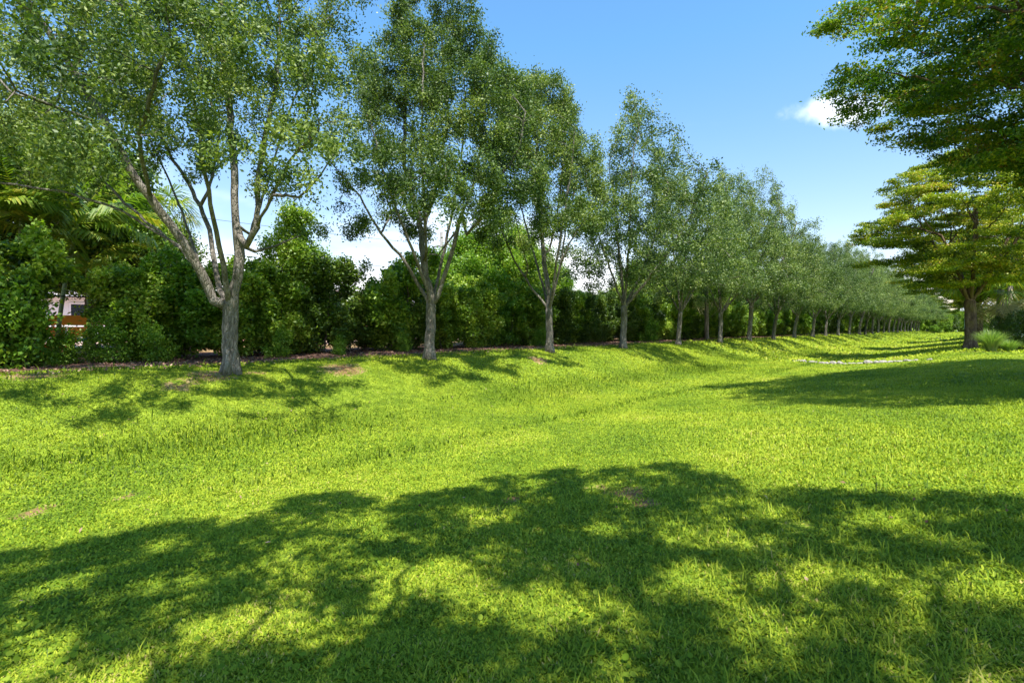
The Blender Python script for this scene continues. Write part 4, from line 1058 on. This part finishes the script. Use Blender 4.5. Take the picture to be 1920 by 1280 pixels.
for nm, yy, zz, lab in (('power_line', -.9, 8.35, 'upper thin power line crossing the sky gap beside the second oak'), ('telephone_line', .1, 6.0, 'lower thicker line crossing the sky above the hedge')):
    a = MB(); pts = []
    for k in range(3):
        A_, B_ = pl_[k], pl_[k + 1]
        off = Vector((yy * CT, -yy * ST, 0))
        for q in range(12):
            f = q / 12; p = A_.lerp(B_, f) + off; p.z = A_.z * (1 - f) + B_.z * f + zz - 4 * .55 * f * (1 - f); pts.append(p)
    pts.append(pl_[3] + Vector((yy * CT, -yy * ST, zz))); a.tube(pts, .02 if nm == 'telephone_line' else .013, 5)
    tag(a.build(nm, M['black_metal']), lab, 'overhead line')
# white rail at the lawn end
x, y, z = at_px(1786, 138); wf = empty('white_fence', (x, y, z), 'short white rail fence at the far end of the lawn', 'fence')
for k in range(4):
    a = MB(); a.box(k * 1.3 - .07, k * 1.3 + .07, -.07, .07, 0, 1.25); a.build('post', M['white_plastic'], wf)
a = MB(); a.box(-.07, 3.97, -.03, .03, .95, 1.1); a.build('rail', M['white_plastic'], wf)
a = MB(); a.box(-.07, 3.97, -.03, .03, .45, .6); a.build('rail', M['white_plastic'], wf)

# ------------------------------------------------------------------ grass
def lawn(name, seed, rmin, rmax, dens, L, W, mat, kind, halfang=62, lean=.6, dcut=(-13.6, 30), maskf=None, h0=.0, segs=1, tb=0, extra=0):
    rng = np.random.RandomState(seed)
    A = (rmax ** 2 - rmin ** 2) * math.radians(halfang); n = int(A * dens)
    r = np.sqrt(rng.uniform(rmin ** 2, rmax ** 2, n)); an = rng.uniform(-1, 1, n) * math.radians(halfang)
    x = r * np.sin(an); y = r * np.cos(an)
    t, d = xy2td(x, y)
    ok = (d > dcut[0] + .35 * noise2(x, y, 1.2, 5)) & (d < dcut[1])
    b = bareness(x, y); ok &= rng.uniform(0, 1, n) > b * np.where(r < 12, .78, .93)
    if maskf is not None: ok &= rng.uniform(0, 1, n) < maskf(x, y, t, d)
    x, y, r = x[ok], y[ok], r[ok]; n = len(x); z = hgt(x, y)
    a = rng.uniform(0, 6.283, n); c, s = np.cos(a), np.sin(a)
    patch = noise2(x, y, 1.1, 8) * .16 + noise2(x, y, 5.0, 9) * .12 + noise2(x, y, 14.0, 19) * .10
    h0 = h0 + .0; z = z + .012 * np.clip(noise2(x, y, 11.0, 23), -.5, 1) * (r < 9)
    Ls = L * rng.uniform(.5, 1.25, n) * (1 + .35 * noise2(x, y, .7, 10)); ln = np.clip(rng.normal(lean, .28, n), .05, 1.35)
    tint = np.clip(.5 + rng.normal(0, 1, n) * np.clip(.21 - .008 * r, .10, .2) + patch + tb, 0, 1)
    w = W * rng.uniform(.7, 1.3, n)
    base = np.stack([x, y, z + h0 * rng.uniform(0, 1, n)], 1)
    D = np.stack([c * np.sin(ln), s * np.sin(ln), np.cos(ln)], 1); B = np.stack([-s, c, np.zeros(n)], 1)
    if segs == 1:       # short broad leaf
        V = np.stack([base, base + D * (Ls * .5)[:, None] + B * (w * .5)[:, None], base + D * Ls[:, None], base + D * (Ls * .5)[:, None] - B * (w * .5)[:, None]], 1).reshape(-1, 3)
        me = mesh_np(name, V, np.arange(4 * n).reshape(n, 4), {'tint': np.repeat(tint, 4)})
    else:               # long bent blade: two quads
        m1 = base + D * (Ls * .55)[:, None]
        D2 = D * .75 + np.stack([c, s, -np.full(n, .25)], 1) * .5
        tp = m1 + D2 * (Ls * .5)[:, None]
        V = np.stack([base - B * (w * .35)[:, None], base + B * (w * .35)[:, None], m1 + B * (w * .5)[:, None], m1 - B * (w * .5)[:, None], tp + B * (w * .08)[:, None], tp - B * (w * .08)[:, None]], 1).reshape(-1, 3)
        k = np.arange(n)[:, None] * 6
        Fq = np.concatenate([k + np.array([[0, 1, 2, 3]]), k + np.array([[3, 2, 4, 5]])], 0)
        me = mesh_np(name, V, Fq, {'tint': np.repeat(tint, 6)})
    return tag(link(name, me, mat), kind='stuff')
rightm = lambda x, y, t, d: np.clip(.25 + .5 * noise2(x, y, .8, 12) + .42 * (x / np.maximum(y, 1)), .03, 1)
lawn('short_grass', 61, 1.2, 3.6, 12500, .026, .0085, M['grass'], 'stuff', 64, 1.0)
lawn('short_grass', 81, 1.2, 4.5, 2200, .022, .014, M['weed'], 'stuff', 64, 1.1)
lawn('short_grass', 62, 3.6, 7, 5400, .031, .0125, M['grass'], 'stuff', 60, .95)
lawn('short_grass', 82, 4.5, 9, 800, .032, .020, M['weed'], 'stuff', 60, 1.0)
lawn('short_grass', 63, 7, 14, 2700, .034, .016, M['grass'], 'stuff', 58, .75)
lawn('short_grass', 64, 14, 30, 600, .05, .033, M['grass'], 'stuff', 56, .7)
lawn('short_grass', 65, 30, 70, 45, .12, .10, M['grass'], 'stuff', 55, .7, dcut=(-13.6, 14))
lawn('short_grass', 66, 70, 170, 6, .2, .22, M['grass'], 'stuff', 50, .8, dcut=(-13.6, 14))
lawn('long_grass', 67, 1.2, 5, 1300, .085, .0055, M['grass'], 'stuff', 64, .5, maskf=rightm, segs=2, tb=-.08)
lawn('long_grass', 68, 5, 16, 150, .09, .008, M['grass'], 'stuff', 58, .4, maskf=rightm, segs=2, tb=-.05)
# taller weedy strip along the far side of the swale bottom and tufts at the bank top
def strip(x, y, t, d):
    k = np.exp(-((d + 8.7 + .35 * noise2(t, t * 0, .5, 15)) / .7) ** 2) * 1.3 + .9 * np.exp(-((d + 6.3) / .16) ** 2)
    k += .35 * np.exp(-((d + 12.7) / .5) ** 2)
    return np.clip(k * (.55 + .9 * noise2(x, y, 1.0, 16)), 0, 1)
lawn('weeds', 69, 6, 45, 150, .19, .013, M['rough_grass'], 'stuff', 58, .35, maskf=strip, segs=2)
lawn('weeds', 70, 6, 30, 300, .08, .030, M['rough_grass'], 'stuff', 58, .6, maskf=strip)
# round-leaved ground cover near the camera
def discs(name, seed, n_, rmin, rmax):
    rng = np.random.RandomState(seed); r = np.sqrt(rng.uniform(rmin ** 2, rmax ** 2, n_)); an = rng.uniform(-1, 1, n_) * R(60)
    x = r * np.sin(an); y = r * np.cos(an); ok = rng.uniform(0, 1, n_) < np.clip(.45 - .5 * x / y + .6 * noise2(x, y, 1.5, 20), .02, 1)
    x, y = x[ok], y[ok]; n = len(x); z = hgt(x, y) + rng.uniform(.012, .04, n); rad = rng.uniform(.006, .019, n)
    N = rng.normal(size=(n, 3)) * .35; N[:, 2] += 1; N /= np.linalg.norm(N, axis=1)[:, None]
    A_ = np.cross(N, [0, 1, 0]); A_ /= np.linalg.norm(A_, axis=1)[:, None]; B_ = np.cross(N, A_); C = np.stack([x, y, z], 1)
    V = np.stack([C + (A_ * math.cos(q) + B_ * math.sin(q)) * rad[:, None] for q in np.arange(8) * math.pi / 4], 1).reshape(-1, 3)
    me = mesh_np(name, V, np.arange(8 * n).reshape(n, 8), {'tint': np.repeat(rng.uniform(.3, 1, n), 8)})
    tag(link(name, me, M['weed']), kind='stuff')
discs('clover', 71, 2600, 1.3, 4.5)
# fallen leaves and twigs on the mulch
def litter(seed, n):
    rng = np.random.RandomState(seed); t = rng.uniform(-2, 60, n); d = rng.uniform(-16.5, -12.6, n); x = t * ST + d * CT; y = t * CT - d * ST
    C = np.stack([x, y, hgt(x, y) + rng.uniform(.03, .06, n)], 1)
    me = leaf_mesh('leaf_litter', C, rng.uniform(.04, .1, n), rng.uniform(.02, .05, n), rng, up=2.5); tag(link('leaf_litter', me, M['litter']), kind='stuff')
M['litter'] = leafmat('litter', [(0, (.10, .045, .03)), (.5, (.24, .12, .08)), (1, (.42, .28, .2))], trans=.1, rough=.8)
litter(72, 14000)
rngf = np.random.RandomState(91); nF = 1500
rF = np.sqrt(rngf.uniform(2, 20 ** 2, nF)); aF = rngf.uniform(-1, 1, nF) * R(58); xF = rF * np.sin(aF); yF = rF * np.cos(aF)
tF, dF = xy2td(xF, yF); okF = rngf.uniform(0, 1, nF) < np.where(dF < -8, 1, np.where(rF < 6, .5, .15)); okF &= dF > -13.5
xF, yF = xF[okF], yF[okF]; nF = len(xF)
me = leaf_mesh('fallen_leaves', np.stack([xF, yF, hgt(xF, yF) + rngf.uniform(.015, .035, nF)], 1), rngf.uniform(.03, .06, nF), rngf.uniform(.012, .025, nF), rngf, up=2.2)
tag(link('fallen_leaves', me, M['litter']), kind='stuff')
